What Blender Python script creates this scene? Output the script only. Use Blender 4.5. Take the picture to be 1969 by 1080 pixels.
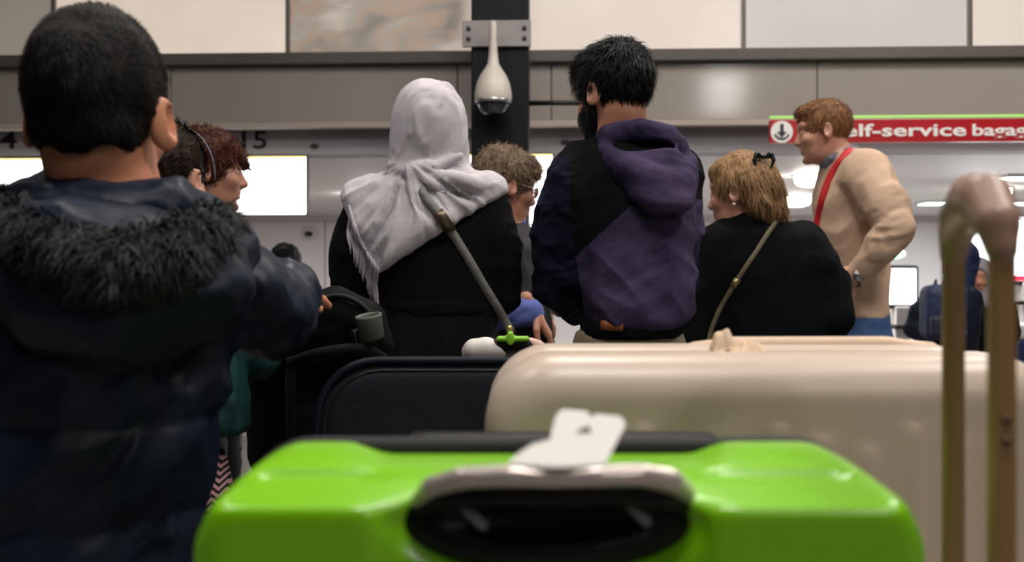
import bpy, bmesh, math, random
import numpy as np
from mathutils import Vector, Matrix
from mathutils.bvhtree import BVHTree
random.seed(7); rng = np.random.default_rng(11)
for o in list(bpy.data.objects): bpy.data.objects.remove(o)
scene = bpy.context.scene
COL = scene.collection

# ------------------------------------------------------------------ camera
FPX, CX, CY, CAMZ = 1914.0, 984.5, 540.0, 1.10
cd = bpy.data.cameras.new('camera'); cam = bpy.data.objects.new('camera', cd); COL.objects.link(cam)
cam.location = (0, 0, CAMZ); cam.rotation_euler = (math.pi / 2, 0, 0)
cd.sensor_width = 36.0; cd.lens = 36.0 * FPX / 1969.0
cd.clip_start = 0.05; cd.clip_end = 80
cd.dof.use_dof = True; cd.dof.focus_distance = 2.1; cd.dof.aperture_fstop = 4.4
scene.camera = cam

# ------------------------------------------------------------------ world, exposure
w = bpy.data.worlds.new('world'); scene.world = w; w.use_nodes = True
bg = w.node_tree.nodes['Background']; bg.inputs[0].default_value = (0.9, 0.92, 1.0, 1); bg.inputs[1].default_value = 0.03
vs = scene.view_settings
vs.view_transform = 'Standard'; vs.look = 'None'; vs.exposure = 0.0; vs.gamma = 1.0; vs.use_curve_mapping = False

# ------------------------------------------------------------------ hall lamps (light positions; fixtures are built with the ceiling)
HALL_LAMPS = [  # x, y, size, watts, colour
    (3.39, -6.97, 0.75, 60, (1.0, 0.97, 0.93)), (3.12, -4.7, 0.75, 60, (1.0, 0.97, 0.93)),
    (2.6, 1.2, 1.0, 62, (1.0, 0.96, 0.92)), (-2.0, 1.2, 0.7, 36, (1.0, 0.96, 0.92)),
    (3.4, 4.6, 1.0, 75, (1.0, 0.95, 0.90)), (0.3, 3.6, 1.0, 48, (1.0, 0.96, 0.92)), (-2.8, 4.4, 0.45, 8, (1.0, 0.94, 0.88)),
    (0.35, -0.2, 1.0, 54, (1.0, 0.97, 0.94)),
]
HALL_H = 5.0

# ------------------------------------------------------------------ helpers
def tag(o, label=None, cat=None, group=None, kind=None):
    if label: o['label'] = label
    if cat: o['category'] = cat
    if group: o['group'] = group
    if kind: o['kind'] = kind
    return o
def empty(name, loc, label=None, cat=None, group=None, kind=None, rz=0.0):
    o = bpy.data.objects.new(name, None); COL.objects.link(o); o.location = loc; o.rotation_euler = (0, 0, rz)
    o.empty_display_size = 0.05
    return tag(o, label, cat, group, kind)
def px(x, y, D):
    return np.array(((x - CX) / FPX * D, D, CAMZ + (CY - y) / FPX * D))

_mats = {}
def srgb(c):
    return tuple((v / 12.92 if v <= 0.04045 else ((v + 0.055) / 1.055) ** 2.4) for v in [q / 255.0 for q in c])
def mat(name, col, rough=0.6, metal=0.0, var=0.0, vscale=8.0, bump=0.0, bscale=60.0, stretch=(1, 1, 1), sheen=0.0, coat=0.0,
        emit=None, estr=0.0, spec=0.5, trans=0.0, sss=0.0, weave=0.0, col2=None):
    if name in _mats: return _mats[name]
    m = bpy.data.materials.new(name); m.use_nodes = True; nt = m.node_tree; N = nt.nodes; L = nt.links
    b = N['Principled BSDF']; c = srgb(col) + (1,)
    b.inputs['Base Color'].default_value = c; b.inputs['Roughness'].default_value = rough; b.inputs['Metallic'].default_value = metal
    b.inputs['Specular IOR Level'].default_value = spec
    if sheen: b.inputs['Sheen Weight'].default_value = sheen
    if coat: b.inputs['Coat Weight'].default_value = coat; b.inputs['Coat Roughness'].default_value = 0.15
    if trans: b.inputs['Transmission Weight'].default_value = trans
    if sss: b.inputs['Subsurface Weight'].default_value = sss; b.inputs['Subsurface Radius'].default_value = (0.01, 0.004, 0.002)
    if emit is not None:
        b.inputs['Emission Color'].default_value = srgb(emit) + (1,); b.inputs['Emission Strength'].default_value = estr
    tc = N.new('ShaderNodeTexCoord'); mp = N.new('ShaderNodeMapping'); mp.inputs['Scale'].default_value = stretch
    L.new(tc.outputs['Object'], mp.inputs[0])
    if var > 0:
        nz = N.new('ShaderNodeTexNoise'); nz.inputs['Scale'].default_value = vscale; nz.inputs['Detail'].default_value = 5
        L.new(mp.outputs[0], nz.inputs['Vector'])
        rp = N.new('ShaderNodeValToRGB'); e = rp.color_ramp.elements; e[0].position = 0.3; e[1].position = 0.7
        if col2 is None:
            e[0].color = tuple(max(0, v * (1 - var)) for v in c[:3]) + (1,); e[1].color = tuple(min(1, v * (1 + var)) for v in c[:3]) + (1,)
        else:
            e[0].color = c; e[1].color = srgb(col2) + (1,)
        L.new(nz.outputs['Fac'], rp.inputs[0]); L.new(rp.outputs[0], b.inputs['Base Color'])
    if bump > 0:
        nb = N.new('ShaderNodeTexNoise'); nb.inputs['Scale'].default_value = bscale; nb.inputs['Detail'].default_value = 4
        L.new(mp.outputs[0], nb.inputs['Vector'])
        bp = N.new('ShaderNodeBump'); bp.inputs['Strength'].default_value = bump; bp.inputs['Distance'].default_value = 0.004
        L.new(nb.outputs['Fac'], bp.inputs['Height']); L.new(bp.outputs[0], b.inputs['Normal'])
    if weave > 0:
        wv = N.new('ShaderNodeTexWave'); wv.inputs['Scale'].default_value = weave; wv.bands_direction = 'Z'; wv.inputs['Distortion'].default_value = 1.0
        L.new(mp.outputs[0], wv.inputs['Vector'])
        bp = N.new('ShaderNodeBump'); bp.inputs['Strength'].default_value = 0.4; bp.inputs['Distance'].default_value = 0.001
        L.new(wv.outputs['Fac'], bp.inputs['Height']); L.new(bp.outputs[0], b.inputs['Normal'])
    _mats[name] = m
    return m

def obj(name, V, F, m, parent=None, org=None, smooth=True, mats=None, fidx=None):
    """link vertices (world or parent-frame coordinates minus org) and faces as ONE mesh object"""
    V = np.asarray(V, dtype=np.float64)
    if org is not None: V = V - np.asarray(org)
    me = bpy.data.meshes.new(name)
    if isinstance(F, np.ndarray):
        n = len(F); k = F.shape[1]
        me.vertices.add(len(V)); me.vertices.foreach_set('co', V.ravel().astype(np.float32))
        me.loops.add(n * k); me.loops.foreach_set('vertex_index', F.ravel().astype(np.int32))
        me.polygons.add(n); me.polygons.foreach_set('loop_start', np.arange(0, n * k, k, dtype=np.int32))
        me.update(calc_edges=True); me.validate()
    else:
        me.from_pydata([tuple(v) for v in V], [], [tuple(int(i) for i in f) for f in F]); me.update()
    for mm in (mats or [m]): me.materials.append(mm)
    if smooth: me.polygons.foreach_set('use_smooth', np.ones(len(me.polygons), dtype=bool))
    if fidx is not None: me.polygons.foreach_set('material_index', np.asarray(fidx, dtype=np.int32))
    o = bpy.data.objects.new(name, me); COL.objects.link(o)
    if parent is not None: o.parent = parent
    return o
def bm_obj(name, bm, m, parent=None, smooth=False, loc=None, rz=0.0):
    me = bpy.data.meshes.new(name); bmesh.ops.recalc_face_normals(bm, faces=bm.faces); bm.to_mesh(me); bm.free()
    me.materials.append(m)
    if smooth: me.polygons.foreach_set('use_smooth', np.ones(len(me.polygons), dtype=bool))
    o = bpy.data.objects.new(name, me); COL.objects.link(o)
    if parent is not None: o.parent = parent
    if loc is not None: o.location = loc
    o.rotation_euler[2] = rz
    return o
def box_bm(x0, x1, y0, y1, z0, z1, bev=0.0, seg=2, bm=None):
    b = bmesh.new() if bm is None else bm
    r = bmesh.ops.create_cube(b, size=1.0)
    vs_ = r['verts']
    for v in vs_:
        v.co = Vector((x0 + (v.co.x + .5) * (x1 - x0), y0 + (v.co.y + .5) * (y1 - y0), z0 + (v.co.z + .5) * (z1 - z0)))
    if bev > 0:
        es = list({e for v in vs_ for e in v.link_edges})
        bmesh.ops.bevel(b, geom=es, offset=bev, segments=seg, affect='EDGES', profile=0.5)
    return b
def tube(path, radii, n=10, cap=True, flat=1.0):
    """swept tube along a polyline: returns V, F"""
    P = np.asarray(path, float); m = len(P)
    if np.isscalar(radii): radii = [radii] * m
    T = np.gradient(P, axis=0); T /= np.linalg.norm(T, axis=1)[:, None] + 1e-9
    up = np.array((0, 0, 1.0)) if abs(T[0][2]) < 0.9 else np.array((1.0, 0, 0))
    V = []; F = []
    nrm = np.cross(up, T[0]); nrm /= np.linalg.norm(nrm)
    for i in range(m):
        nrm = nrm - T[i] * np.dot(nrm, T[i]); nrm /= np.linalg.norm(nrm) + 1e-9
        bn = np.cross(T[i], nrm)
        for k in range(n):
            a = 2 * math.pi * k / n
            V.append(P[i] + radii[i] * (math.cos(a) * nrm + flat * math.sin(a) * bn))
    for i in range(m - 1):
        for k in range(n):
            F.append((i * n + k, i * n + (k + 1) % n, (i + 1) * n + (k + 1) % n, (i + 1) * n + k))
    if cap:
        F.append(tuple(range(n - 1, -1, -1))); F.append(tuple((m - 1) * n + k for k in range(n)))
    return np.array(V), F
def spline(pts, n=8):
    P = np.asarray(pts, float); m = len(P); out = []
    for i in range(m - 1):
        p0 = P[max(i - 1, 0)]; p1 = P[i]; p2 = P[i + 1]; p3 = P[min(i + 2, m - 1)]
        for t in np.linspace(0, 1, n, endpoint=False):
            out.append(0.5 * ((2 * p1) + (-p0 + p2) * t + (2 * p0 - 5 * p1 + 4 * p2 - p3) * t * t + (-p0 + 3 * p1 - 3 * p2 + p3) * t ** 3))
    out.append(P[-1]); return np.array(out)
def lathe(profile, n=24, c=(0, 0, 0)):
    V = []; F = []
    for r, z in profile:
        for k in range(n):
            a = 2 * math.pi * k / n; V.append((c[0] + r * math.cos(a), c[1] + r * math.sin(a), c[2] + z))
    m = len(profile)
    for i in range(m - 1):
        for k in range(n): F.append((i * n + k, i * n + (k + 1) % n, (i + 1) * n + (k + 1) % n, (i + 1) * n + k))
    F.append(tuple(range(n - 1, -1, -1))); F.append(tuple((m - 1) * n + k for k in range(n)))
    return np.array(V), F
def join(*vf):
    V = []; F = []; o = 0
    for v, f in vf:
        V.append(np.asarray(v)); F += [tuple(i + o for i in q) for q in f]; o += len(v)
    return np.concatenate(V), F

# ---- noise
def _h(i, j, k):
    n = (i.astype(np.int64) * 374761393 + j.astype(np.int64) * 668265263 + k.astype(np.int64) * 2147483647) & 0xffffffff
    n = ((n ^ (n >> 13)) * 1274126177) & 0xffffffff
    n = ((n ^ (n >> 16)) * 2246822519) & 0xffffffff
    return ((n >> 8) & 0xffff) / 32767.5 - 1.0
def noise(P):
    i = np.floor(P); f = P - i; f = f * f * (3 - 2 * f); i = i.astype(np.int64)
    r = 0
    for a in (0, 1):
        wx = f[:, 0] if a else 1 - f[:, 0]
        for b in (0, 1):
            wy = f[:, 1] if b else 1 - f[:, 1]
            for c in (0, 1):
                wz = f[:, 2] if c else 1 - f[:, 2]
                r = r + wx * wy * wz * _h(i[:, 0] + a, i[:, 1] + b, i[:, 2] + c)
    return r
def folds(P, sx, sy, sz, seed=0, sharp=1.0):
    """ridged folds: wavelengths sx,sy,sz in metres"""
    Q = P / np.array((sx, sy, sz)) + seed * 17.3
    Q = Q + 0.35 * np.stack([noise(Q * 0.7 + 5), noise(Q * 0.7 + 9), noise(Q * 0.7 + 31)], 1)
    n = 1 - np.abs(noise(Q)) * 1.6
    return np.sign(n) * np.abs(n) ** sharp - 0.4

def cloth_folds(P, size=.06, seed=0, dirn=None, aniso=3.0):
    """layered sharp-crested folds; dirn is the direction the folds run along"""
    if dirn is not None:
        d = np.asarray(dirn, float); d = d / np.linalg.norm(d); al = (P * d).sum(1)[:, None] * d; P = (P - al) + al / aniso
    r = 0; a = 1.0; q = P / size + seed * 7.31
    for i in range(3):
        wq = q + .5 * np.stack([noise(q * .6 + 3.1), noise(q * .6 + 11.7), noise(q * .6 + 23.9)], 1)
        n = 1 - np.abs(noise(wq)) * 1.9; r = r + a * np.clip(n, -.6, 1) ** 1 ; a *= .48; q = q * 1.9 + 5.3
    return r / 1.7 - .15
# ---- signed distance modelling with surface nets
def rotm(yaw=0, pitch=0, roll=0):
    return np.array(Matrix.Rotation(math.radians(yaw), 3, 'Z') @ Matrix.Rotation(math.radians(pitch), 3, 'X') @ Matrix.Rotation(math.radians(roll), 3, 'Y'))
class S:
    def __init__(s): s.ops = []
    def cap(s, a, b, ra, rb=None, k=0.02, op='u'):
        a = np.asarray(a, float); b = np.asarray(b, float); rb = ra if rb is None else rb
        R = max(ra, rb); s.ops.append((op, k, np.minimum(a, b) - R, np.maximum(a, b) + R, 'cap', (a, b, ra, rb))); return s
    def chain(s, pts, rs, k=0.02, op='u'):
        if np.isscalar(rs): rs = [rs] * len(pts)
        P = [np.asarray(p, float) for p in pts]; R = max(rs)
        s.ops.append((op, k, np.min(P, axis=0) - R, np.max(P, axis=0) + R, 'poly', (P, list(rs)))); return s
    def ell(s, c, r, k=0.02, op='u', R=None):
        c = np.asarray(c, float); r = np.asarray(r, float) if not np.isscalar(r) else np.array((r, r, r), float)
        e = r if R is None else np.sqrt(((R * r) ** 2).sum(1))
        s.ops.append((op, k, c - e, c + e, 'ell', (c, r, R))); return s
    def loft(s, rows, k=0.02, op='u', n=2.0, cap=0.03):
        rows = sorted(rows, key=lambda q: q[0]); A = np.array(rows, float)   # z, cx, cy, rx, ry
        zz = np.linspace(A[0, 0], A[-1, 0], 80); T = np.stack([np.interp(zz, A[:, 0], A[:, i]) for i in range(1, 5)], 1)
        for _ in range(4):
            T[1:-1] = (T[:-2] + 2 * T[1:-1] + T[2:]) / 4
        lo = np.array(((T[:, 0] - T[:, 2]).min(), (T[:, 1] - T[:, 3]).min(), zz[0])); hi = np.array(((T[:, 0] + T[:, 2]).max(), (T[:, 1] + T[:, 3]).max(), zz[-1]))
        s.ops.append((op, k, lo, hi, 'loft', (zz, T, n, cap))); return s
    def box(s, lo, hi, r=0.01, k=0.005, op='u'):
        lo = np.asarray(lo, float); hi = np.asarray(hi, float)
        s.ops.append((op, k, lo, hi, 'box', ((lo + hi) / 2, (hi - lo) / 2, r))); return s
    def rbox(s, lo, hi, rxz, ry, k=0.005, op='u'):
        """box with big corner radius in xz and small radius in y"""
        lo = np.asarray(lo, float); hi = np.asarray(hi, float)
        s.ops.append((op, k, lo, hi, 'rbox', ((lo + hi) / 2, (hi - lo) / 2, rxz, ry))); return s
    def plane(s, p, n, k=0.004):      # keep the side the normal points away from
        n = np.asarray(n, float); n = n / np.linalg.norm(n); s.ops.append(('p', k, None, None, 'plane', (np.asarray(p, float), n))); return s
    def inflated(s, d):
        t = S(); t.ops = list(s.ops); t.ops.append(('o', 0, None, None, 'off', d)); return t
    @staticmethod
    def _d(kind, a, x, y, z):
        if kind == 'cap':
            p, q, ra, rb = a; ab = q - p; L = float((ab * ab).sum()) + 1e-12
            h = np.clip(((x - p[0]) * ab[0] + (y - p[1]) * ab[1] + (z - p[2]) * ab[2]) / L, 0, 1)
            return np.sqrt((x - p[0] - h * ab[0]) ** 2 + (y - p[1] - h * ab[1]) ** 2 + (z - p[2] - h * ab[2]) ** 2) - (ra + (rb - ra) * h)
        if kind == 'poly':
            P, rs = a; d = None
            for i in range(len(P) - 1):
                e = S._d('cap', (P[i], P[i + 1], rs[i], rs[i + 1]), x, y, z)
                if d is None: d = e
                else:
                    kk = .25 * max(rs[i], .004); h = np.maximum(kk - np.abs(d - e), 0) / kk; d = np.minimum(d, e) - h * h * kk / 8
            return d
        if kind == 'ell':
            c, r, R = a; X, Y, Z = x - c[0], y - c[1], z - c[2]
            if R is not None:
                X, Y, Z = (R[0, 0] * X + R[1, 0] * Y + R[2, 0] * Z, R[0, 1] * X + R[1, 1] * Y + R[2, 1] * Z, R[0, 2] * X + R[1, 2] * Y + R[2, 2] * Z)
            k0 = np.sqrt((X / r[0]) ** 2 + (Y / r[1]) ** 2 + (Z / r[2]) ** 2); k1 = np.sqrt((X / r[0] ** 2) ** 2 + (Y / r[1] ** 2) ** 2 + (Z / r[2] ** 2) ** 2) + 1e-6
            return k0 * (k0 - 1) / k1
        if kind == 'loft':
            zz, T, n, cap = a; zf = z.ravel(); c = [np.interp(zf, zz, T[:, i]).reshape(z.shape) for i in range(4)]
            u = np.abs((x - c[0]) / c[2]); v = np.abs((y - c[1]) / c[3])
            q = (u ** n + v ** n) ** (1.0 / n)
            g = np.sqrt((u / c[2]) ** 2 + (v / c[3]) ** 2) / np.maximum(np.sqrt(u * u + v * v), 1e-4)
            d = (q - 1) / np.maximum(g, 1e-3)
            e = np.maximum(zz[0] - z, z - zz[-1]) + 0 * d
            h = np.maximum(cap - np.abs(d - e), 0) / cap
            return np.maximum(d, e) + h * h * cap / 4
        if kind == 'box':
            c, hs, r = a; qx = np.abs(x - c[0]) - hs[0] + r; qy = np.abs(y - c[1]) - hs[1] + r; qz = np.abs(z - c[2]) - hs[2] + r
            return np.sqrt(np.maximum(qx, 0) ** 2 + np.maximum(qy, 0) ** 2 + np.maximum(qz, 0) ** 2) + np.minimum(np.maximum(qx, np.maximum(qy, qz)), 0) - r
        if kind == 'rbox':
            c, hs, r, ry = a; qx = np.abs(x - c[0]) - hs[0] + r; qz = np.abs(z - c[2]) - hs[2] + r
            d2 = np.sqrt(np.maximum(qx, 0) ** 2 + np.maximum(qz, 0) ** 2) + np.minimum(np.maximum(qx, qz), 0) - r
            qa = d2 + ry; qb = np.abs(y - c[1]) - hs[1] + ry
            return np.sqrt(np.maximum(qa, 0) ** 2 + np.maximum(qb, 0) ** 2) + np.minimum(np.maximum(qa, qb), 0) - ry
    def bounds(s):
        lo = np.min([o[2] for o in s.ops if o[0] == 'u'], axis=0); hi = np.max([o[3] for o in s.ops if o[0] == 'u'], axis=0); return lo, hi
    def mesh(s, vox=0.01, fine=(), smooth=2, disp=None, lo=None, hi=None):
        off = sum(o[5] for o in s.ops if o[0] == 'o')
        l, h = s.bounds(); pad = 2.5 * vox + off
        l = l - pad if lo is None else np.maximum(l - pad, lo); h = h + pad if hi is None else np.minimum(h + pad, hi)
        ax = []
        for i in range(3):
            g = [l[i]]
            while g[-1] < h[i]:
                st = vox
                for (a, f0, f1, fs) in fine:
                    if a == i:
                        dd = max(f0 - g[-1], g[-1] - f1, 0); st = min(st, fs + dd * 0.25)
                g.append(g[-1] + st)
            ax.append(np.array(g, np.float32))
        xs, ys, zs = ax
        F = np.full((len(xs), len(ys), len(zs)), 1.0, np.float32)
        for op, k, lo_, hi_, kind, a in s.ops:
            if op == 'o': F -= a; continue
            if op == 'p':
                p, n = a; d = ((xs - p[0]) * n[0])[:, None, None] + ((ys - p[1]) * n[1])[None, :, None] + ((zs - p[2]) * n[2])[None, None, :]
                hh = np.maximum(k - np.abs(F - d), 0) / k; F = (np.maximum(F, d) + hh * hh * k / 4).astype(np.float32); continue
            pd = k + 2.2 * vox + off; sl = []
            for g, u, v in zip(ax, lo_ - pd, hi_ + pd): sl.append(slice(max(np.searchsorted(g, u) - 1, 0), np.searchsorted(g, v) + 1))
            sl = tuple(sl)
            x = xs[sl[0]][:, None, None]; y = ys[sl[1]][None, :, None]; z = zs[sl[2]][None, None, :]
            if 0 in (x.size, y.size, z.size): continue
            d = S._d(kind, a, x, y, z); f = F[sl]
            if op == 'u':
                hh = np.maximum(k - np.abs(f - d), 0) / max(k, 1e-6); F[sl] = np.minimum(f, d) - hh * hh * k / 4
            elif op == 's':
                d = -d; hh = np.maximum(k - np.abs(f - d), 0) / max(k, 1e-6); F[sl] = np.maximum(f, d) + hh * hh * k / 4
        return nets(F, xs, ys, zs, smooth, disp)
def nets(F, xs, ys, zs, smooth=2, disp=None):
    I = F < 0
    A = I[:-1, :-1, :-1]; any_ = A.copy(); all_ = A.copy()
    for dx in (0, 1):
        for dy in (0, 1):
            for dz in (0, 1):
                c = I[dx:I.shape[0] - 1 + dx, dy:I.shape[1] - 1 + dy, dz:I.shape[2] - 1 + dz]; any_ |= c; all_ &= c
    act = any_ & ~all_
    ci = np.argwhere(act); n = len(ci)
    idm = np.full(act.shape, -1, np.int64); idm[act] = np.arange(n)
    acc = np.zeros((n, 3)); cnt = np.zeros(n)
    i, j, k = ci.T
    corners = [(a, b, c) for a in (0, 1) for b in (0, 1) for c in (0, 1)]
    val = {q: F[i + q[0], j + q[1], k + q[2]].astype(np.float64) for q in corners}
    G = (xs, ys, zs)
    for q in corners:
        for a in range(3):
            if q[a] == 1: continue
            r = list(q); r[a] = 1; r = tuple(r); f0 = val[q]; f1 = val[r]; m = (f0 < 0) != (f1 < 0)
            t = np.where(m, f0 / np.where(m, f0 - f1, 1), 0)
            p = np.zeros((n, 3)); ijk = (i, j, k)
            for b in range(3):
                g = G[b].astype(np.float64)
                if b == a: p[:, b] = g[ijk[b]] + t * (g[ijk[b] + 1] - g[ijk[b]])
                else: p[:, b] = g[ijk[b] + q[b]]
            acc[m] += p[m]; cnt[m] += 1
    V = acc / np.maximum(cnt, 1)[:, None]
    Q = []
    for a in range(3):
        b, c = (a + 1) % 3, (a + 2) % 3
        s0 = [slice(None)] * 3; s1 = [slice(None)] * 3; s0[a] = slice(0, -1); s1[a] = slice(1, None)
        e0 = I[tuple(s0)]; e1 = I[tuple(s1)]; E = np.argwhere(e0 != e1)
        ok = (E[:, b] > 0) & (E[:, c] > 0) & (E[:, b] < I.shape[b] - 1) & (E[:, c] < I.shape[c] - 1); E = E[ok]
        if len(E) == 0: continue
        inside = e0[tuple(E.T)]
        def cell(db, dc):
            T = E.copy(); T[:, b] -= db; T[:, c] -= dc; return idm[tuple(T.T)]
        q = np.stack([cell(1, 1), cell(0, 1), cell(0, 0), cell(1, 0)], 1)
        q = np.where(inside[:, None], q, q[:, ::-1]); Q.append(q)
    Q = np.concatenate(Q); Q = Q[(Q >= 0).all(1)]
    for _ in range(smooth):
        sm = np.zeros_like(V); ct = np.zeros(len(V))
        for u in range(4):
            for v in ((u + 1) % 4, (u + 3) % 4):
                for c in range(3): sm[:, c] += np.bincount(Q[:, u], V[Q[:, v], c], len(V))
                ct += np.bincount(Q[:, u], minlength=len(V))
        V = V * 0.5 + 0.5 * np.where(ct[:, None] > 0, sm / np.maximum(ct, 1)[:, None], V)
    if disp is not None:
        Nn = vnorm(V, Q); V = V + Nn * disp(V, Nn)[:, None]
    return V, Q
def vnorm(V, Q):
    fn = np.cross(V[Q[:, 2]] - V[Q[:, 0]], V[Q[:, 3]] - V[Q[:, 1]]); N = np.zeros_like(V)
    for u in range(4):
        for c in range(3): N[:, c] += np.bincount(Q[:, u], fn[:, c], len(V))
    return N / (np.linalg.norm(N, axis=1)[:, None] + 1e-12)
def strands(V, Q, n, dirf, length, width, lift, jitter=0.3, keep=None):
    """thin tapering strips growing from a surface: returns V, F(list)"""
    N = vnorm(V, Q); c = V[Q].mean(1); nn = N[Q].mean(1)
    idx = np.arange(len(Q))
    if keep is not None: idx = idx[keep(c)]
    pick = rng.choice(idx, n); wts = rng.dirichlet((1, 1, 1, 1), n)
    B = (V[Q[pick]] * wts[:, :, None]).sum(1); Nn = nn[pick]; Nn /= np.linalg.norm(Nn, axis=1)[:, None] + 1e-9
    d = dirf(B, Nn) + rng.normal(0, jitter, (n, 3)); d -= Nn * (d * Nn).sum(1)[:, None]; d /= np.linalg.norm(d, axis=1)[:, None] + 1e-9
    L = length * rng.uniform(0.6, 1.3, n)[:, None]; s = np.cross(d, Nn) * width * rng.uniform(0.6, 1.4, n)[:, None]
    lf = lift * rng.uniform(0.2, 1.2, n)[:, None]
    m1 = B + d * L * 0.5 + Nn * lf; t = B + d * L + Nn * lf * 1.1
    b0 = B - Nn * 0.002
    VV = np.stack([b0 - s, b0 + s, m1 + s * .8, m1 - s * .8, t + s * .15, t - s * .15], 1).reshape(-1, 3)
    k = np.arange(n) * 6
    FF = np.concatenate([np.stack([k, k + 1, k + 2, k + 3], 1), np.stack([k + 3, k + 2, k + 4, k + 5], 1)])
    return VV, FF
def bvh_of(*vq):
    V = []; F = []; o = 0
    for v, q in vq: V.append(v); F.append(np.asarray(q) + o); o += len(v)
    return BVHTree.FromPolygons(np.concatenate(V).tolist(), np.concatenate(F).tolist())
def drape(pts, tree, off, dflt):
    """points on a surface met along view rays, lifted by off"""
    out = []; c = np.array((0, 0, CAMZ)); last = dflt
    for (x, y) in pts:
        d = np.array(((x - CX) / FPX, 1.0, (CY - y) / FPX)); L = np.linalg.norm(d)
        hit = tree.ray_cast(Vector(c), Vector(d / L))
        if hit[0] is not None: last = hit[0].y
        out.append(c + d * (last - off))
    return np.array(out)
def ribbon(P, width, thick, side=None, taper=None):
    """flat strap of real thickness along P, facing the camera side"""
    P = np.asarray(P); T = np.gradient(P, axis=0); T /= np.linalg.norm(T, axis=1)[:, None]
    out = np.array((0, -1.0, 0)) if side is None else np.asarray(side)
    V = []; F = []
    for i, (p, t) in enumerate(zip(P, T)):
        s = np.cross(t, out); s /= np.linalg.norm(s) + 1e-9; nn = np.cross(s, t)
        wd = width * (1 if taper is None else taper[i])
        for a, b in ((-1, -1), (1, -1), (1, 1), (-1, 1)): V.append(p + s * a * wd / 2 + nn * b * thick / 2)
    for i in range(len(P) - 1):
        for k in range(4): F.append((i * 4 + k, i * 4 + (k + 1) % 4, (i + 1) * 4 + (k + 1) % 4, (i + 1) * 4 + k))
    F.append((3, 2, 1, 0)); F.append(tuple((len(P) - 1) * 4 + k for k in range(4)))
    return np.array(V), F
def text_mesh(name, txt, width, m, parent, loc, rz, extr=0.004, height=None, bold=0.0):
    cu = bpy.data.curves.new(name, 'FONT'); cu.body = txt; cu.extrude = extr; cu.offset = bold; cu.resolution_u = 3
    t = bpy.data.objects.new('tmp', cu); COL.objects.link(t)
    dg = bpy.context.evaluated_depsgraph_get(); me = bpy.data.meshes.new_from_object(t.evaluated_get(dg)); bpy.data.objects.remove(t)
    V = np.array([v.co[:] for v in me.vertices]); x0, x1 = V[:, 0].min(), V[:, 0].max(); sc = width / (x1 - x0); h = (V[:, 1].max() - V[:, 1].min()) * sc
    sy = sc if height is None else height / (V[:, 1].max() - V[:, 1].min())
    for v in me.vertices: v.co = Vector(((v.co.x - x0) * sc, v.co.z, (v.co.y) * sy))
    me.materials.clear(); me.materials.append(m)
    o = bpy.data.objects.new(name, me); COL.objects.link(o); o.parent = parent; o.location = loc; o.rotation_euler[2] = rz
    return o
# ================================================================== THE SETTING
YAW = math.radians(2.4); WD = 7.5
Uv = np.array((math.cos(YAW), -math.sin(YAW), 0)); Vv = np.array((math.sin(YAW), math.cos(YAW), 0)); WO = np.array((0, WD, 0.0))
def wl(x, y, v=0.0):
    """photo pixel -> (u, z) on the wall plane set back by v"""
    t = (x - CX) / FPX; d = (WD * math.cos(YAW) + v) / (t * math.sin(YAW) + math.cos(YAW))
    q = np.array((t * d, d, 0)) - WO
    return float(q @ Uv), CAMZ + (CY - y) / FPX * d
def wbox(name, u0, u1, v0, v1, z0, z1, m, parent=None, bev=0.0, origin=None):
    """box in the wall's own frame; a top-level one gets its origin at its base"""
    c = ((u0 + u1) / 2, (v0 + v1) / 2, z0)
    if parent is None:
        b = box_bm(u0 - c[0], u1 - c[0], v0 - c[1], v1 - c[1], 0, z1 - z0, bev)
        return bm_obj(name, b, m, None, False, WO + Uv * c[0] + Vv * c[1] + np.array((0, 0, z0)), -YAW)
    o = origin
    b = box_bm(u0 - o[0], u1 - o[0], v0 - o[1], v1 - o[1], z0 - o[2], z1 - o[2], bev)
    return bm_obj(name, b, m, parent)
def wempty(name, u, v, z, label=None, cat=None, group=None, kind=None):
    return empty(name, WO + Uv * u + Vv * v + np.array((0, 0, z)), label, cat, group, kind, -YAW)

M_floor = mat('floor_tile', (112, 109, 107), 0.25, var=0.12, vscale=3, bump=0.05)
M_ceil = mat('ceiling_paint', (78, 75, 72), 0.8, var=0.05)
M_wall = mat('wall_paint', (128, 122, 118), 0.7, var=0.05, vscale=2)
M_white = mat('white_laminate', (218, 211, 210), 0.45, var=0.03, vscale=2)
M_fascia = mat('fascia_metal', (168, 160, 153), 0.11, var=0.04, vscale=1.5, coat=0.0)
M_ledge = mat('ledge_metal', (96, 90, 84), 0.5, var=0.1)
M_frame = mat('alu_frame', (128, 122, 116), 0.4, metal=0.6, var=0.05)
M_bulk = mat('bulkhead_grey', (168, 165, 168), 0.6, var=0.04)
M_black = mat('black_satin', (14, 14, 15), 0.45, var=0.1)
M_pillar = mat('pillar_paint', (9, 15, 19), 0.5, var=0.15, vscale=3, spec=.2)

floor = bm_obj('floor', box_bm(-10, 10, -10, 16.5, -0.05, 0), M_floor); tag(floor, kind='structure')
ceil = bm_obj('ceiling', box_bm(-10, 10, -10, 9.5, HALL_H, HALL_H + .1), M_ceil); tag(ceil, kind='structure')
for nm, a in (('wall_left', (-10.1, -10, -10, 16.5, 0, HALL_H)), ('wall_right', (10, 10.1, -10, 16.5, 0, HALL_H)), ('wall_rear', (-10, 10, -10.1, -10, 0, HALL_H))):
    tag(bm_obj(nm, box_bm(*a), mat('hall_wall_paint', (86, 82, 79), .7, var=.05, vscale=2)), kind='structure')
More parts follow.
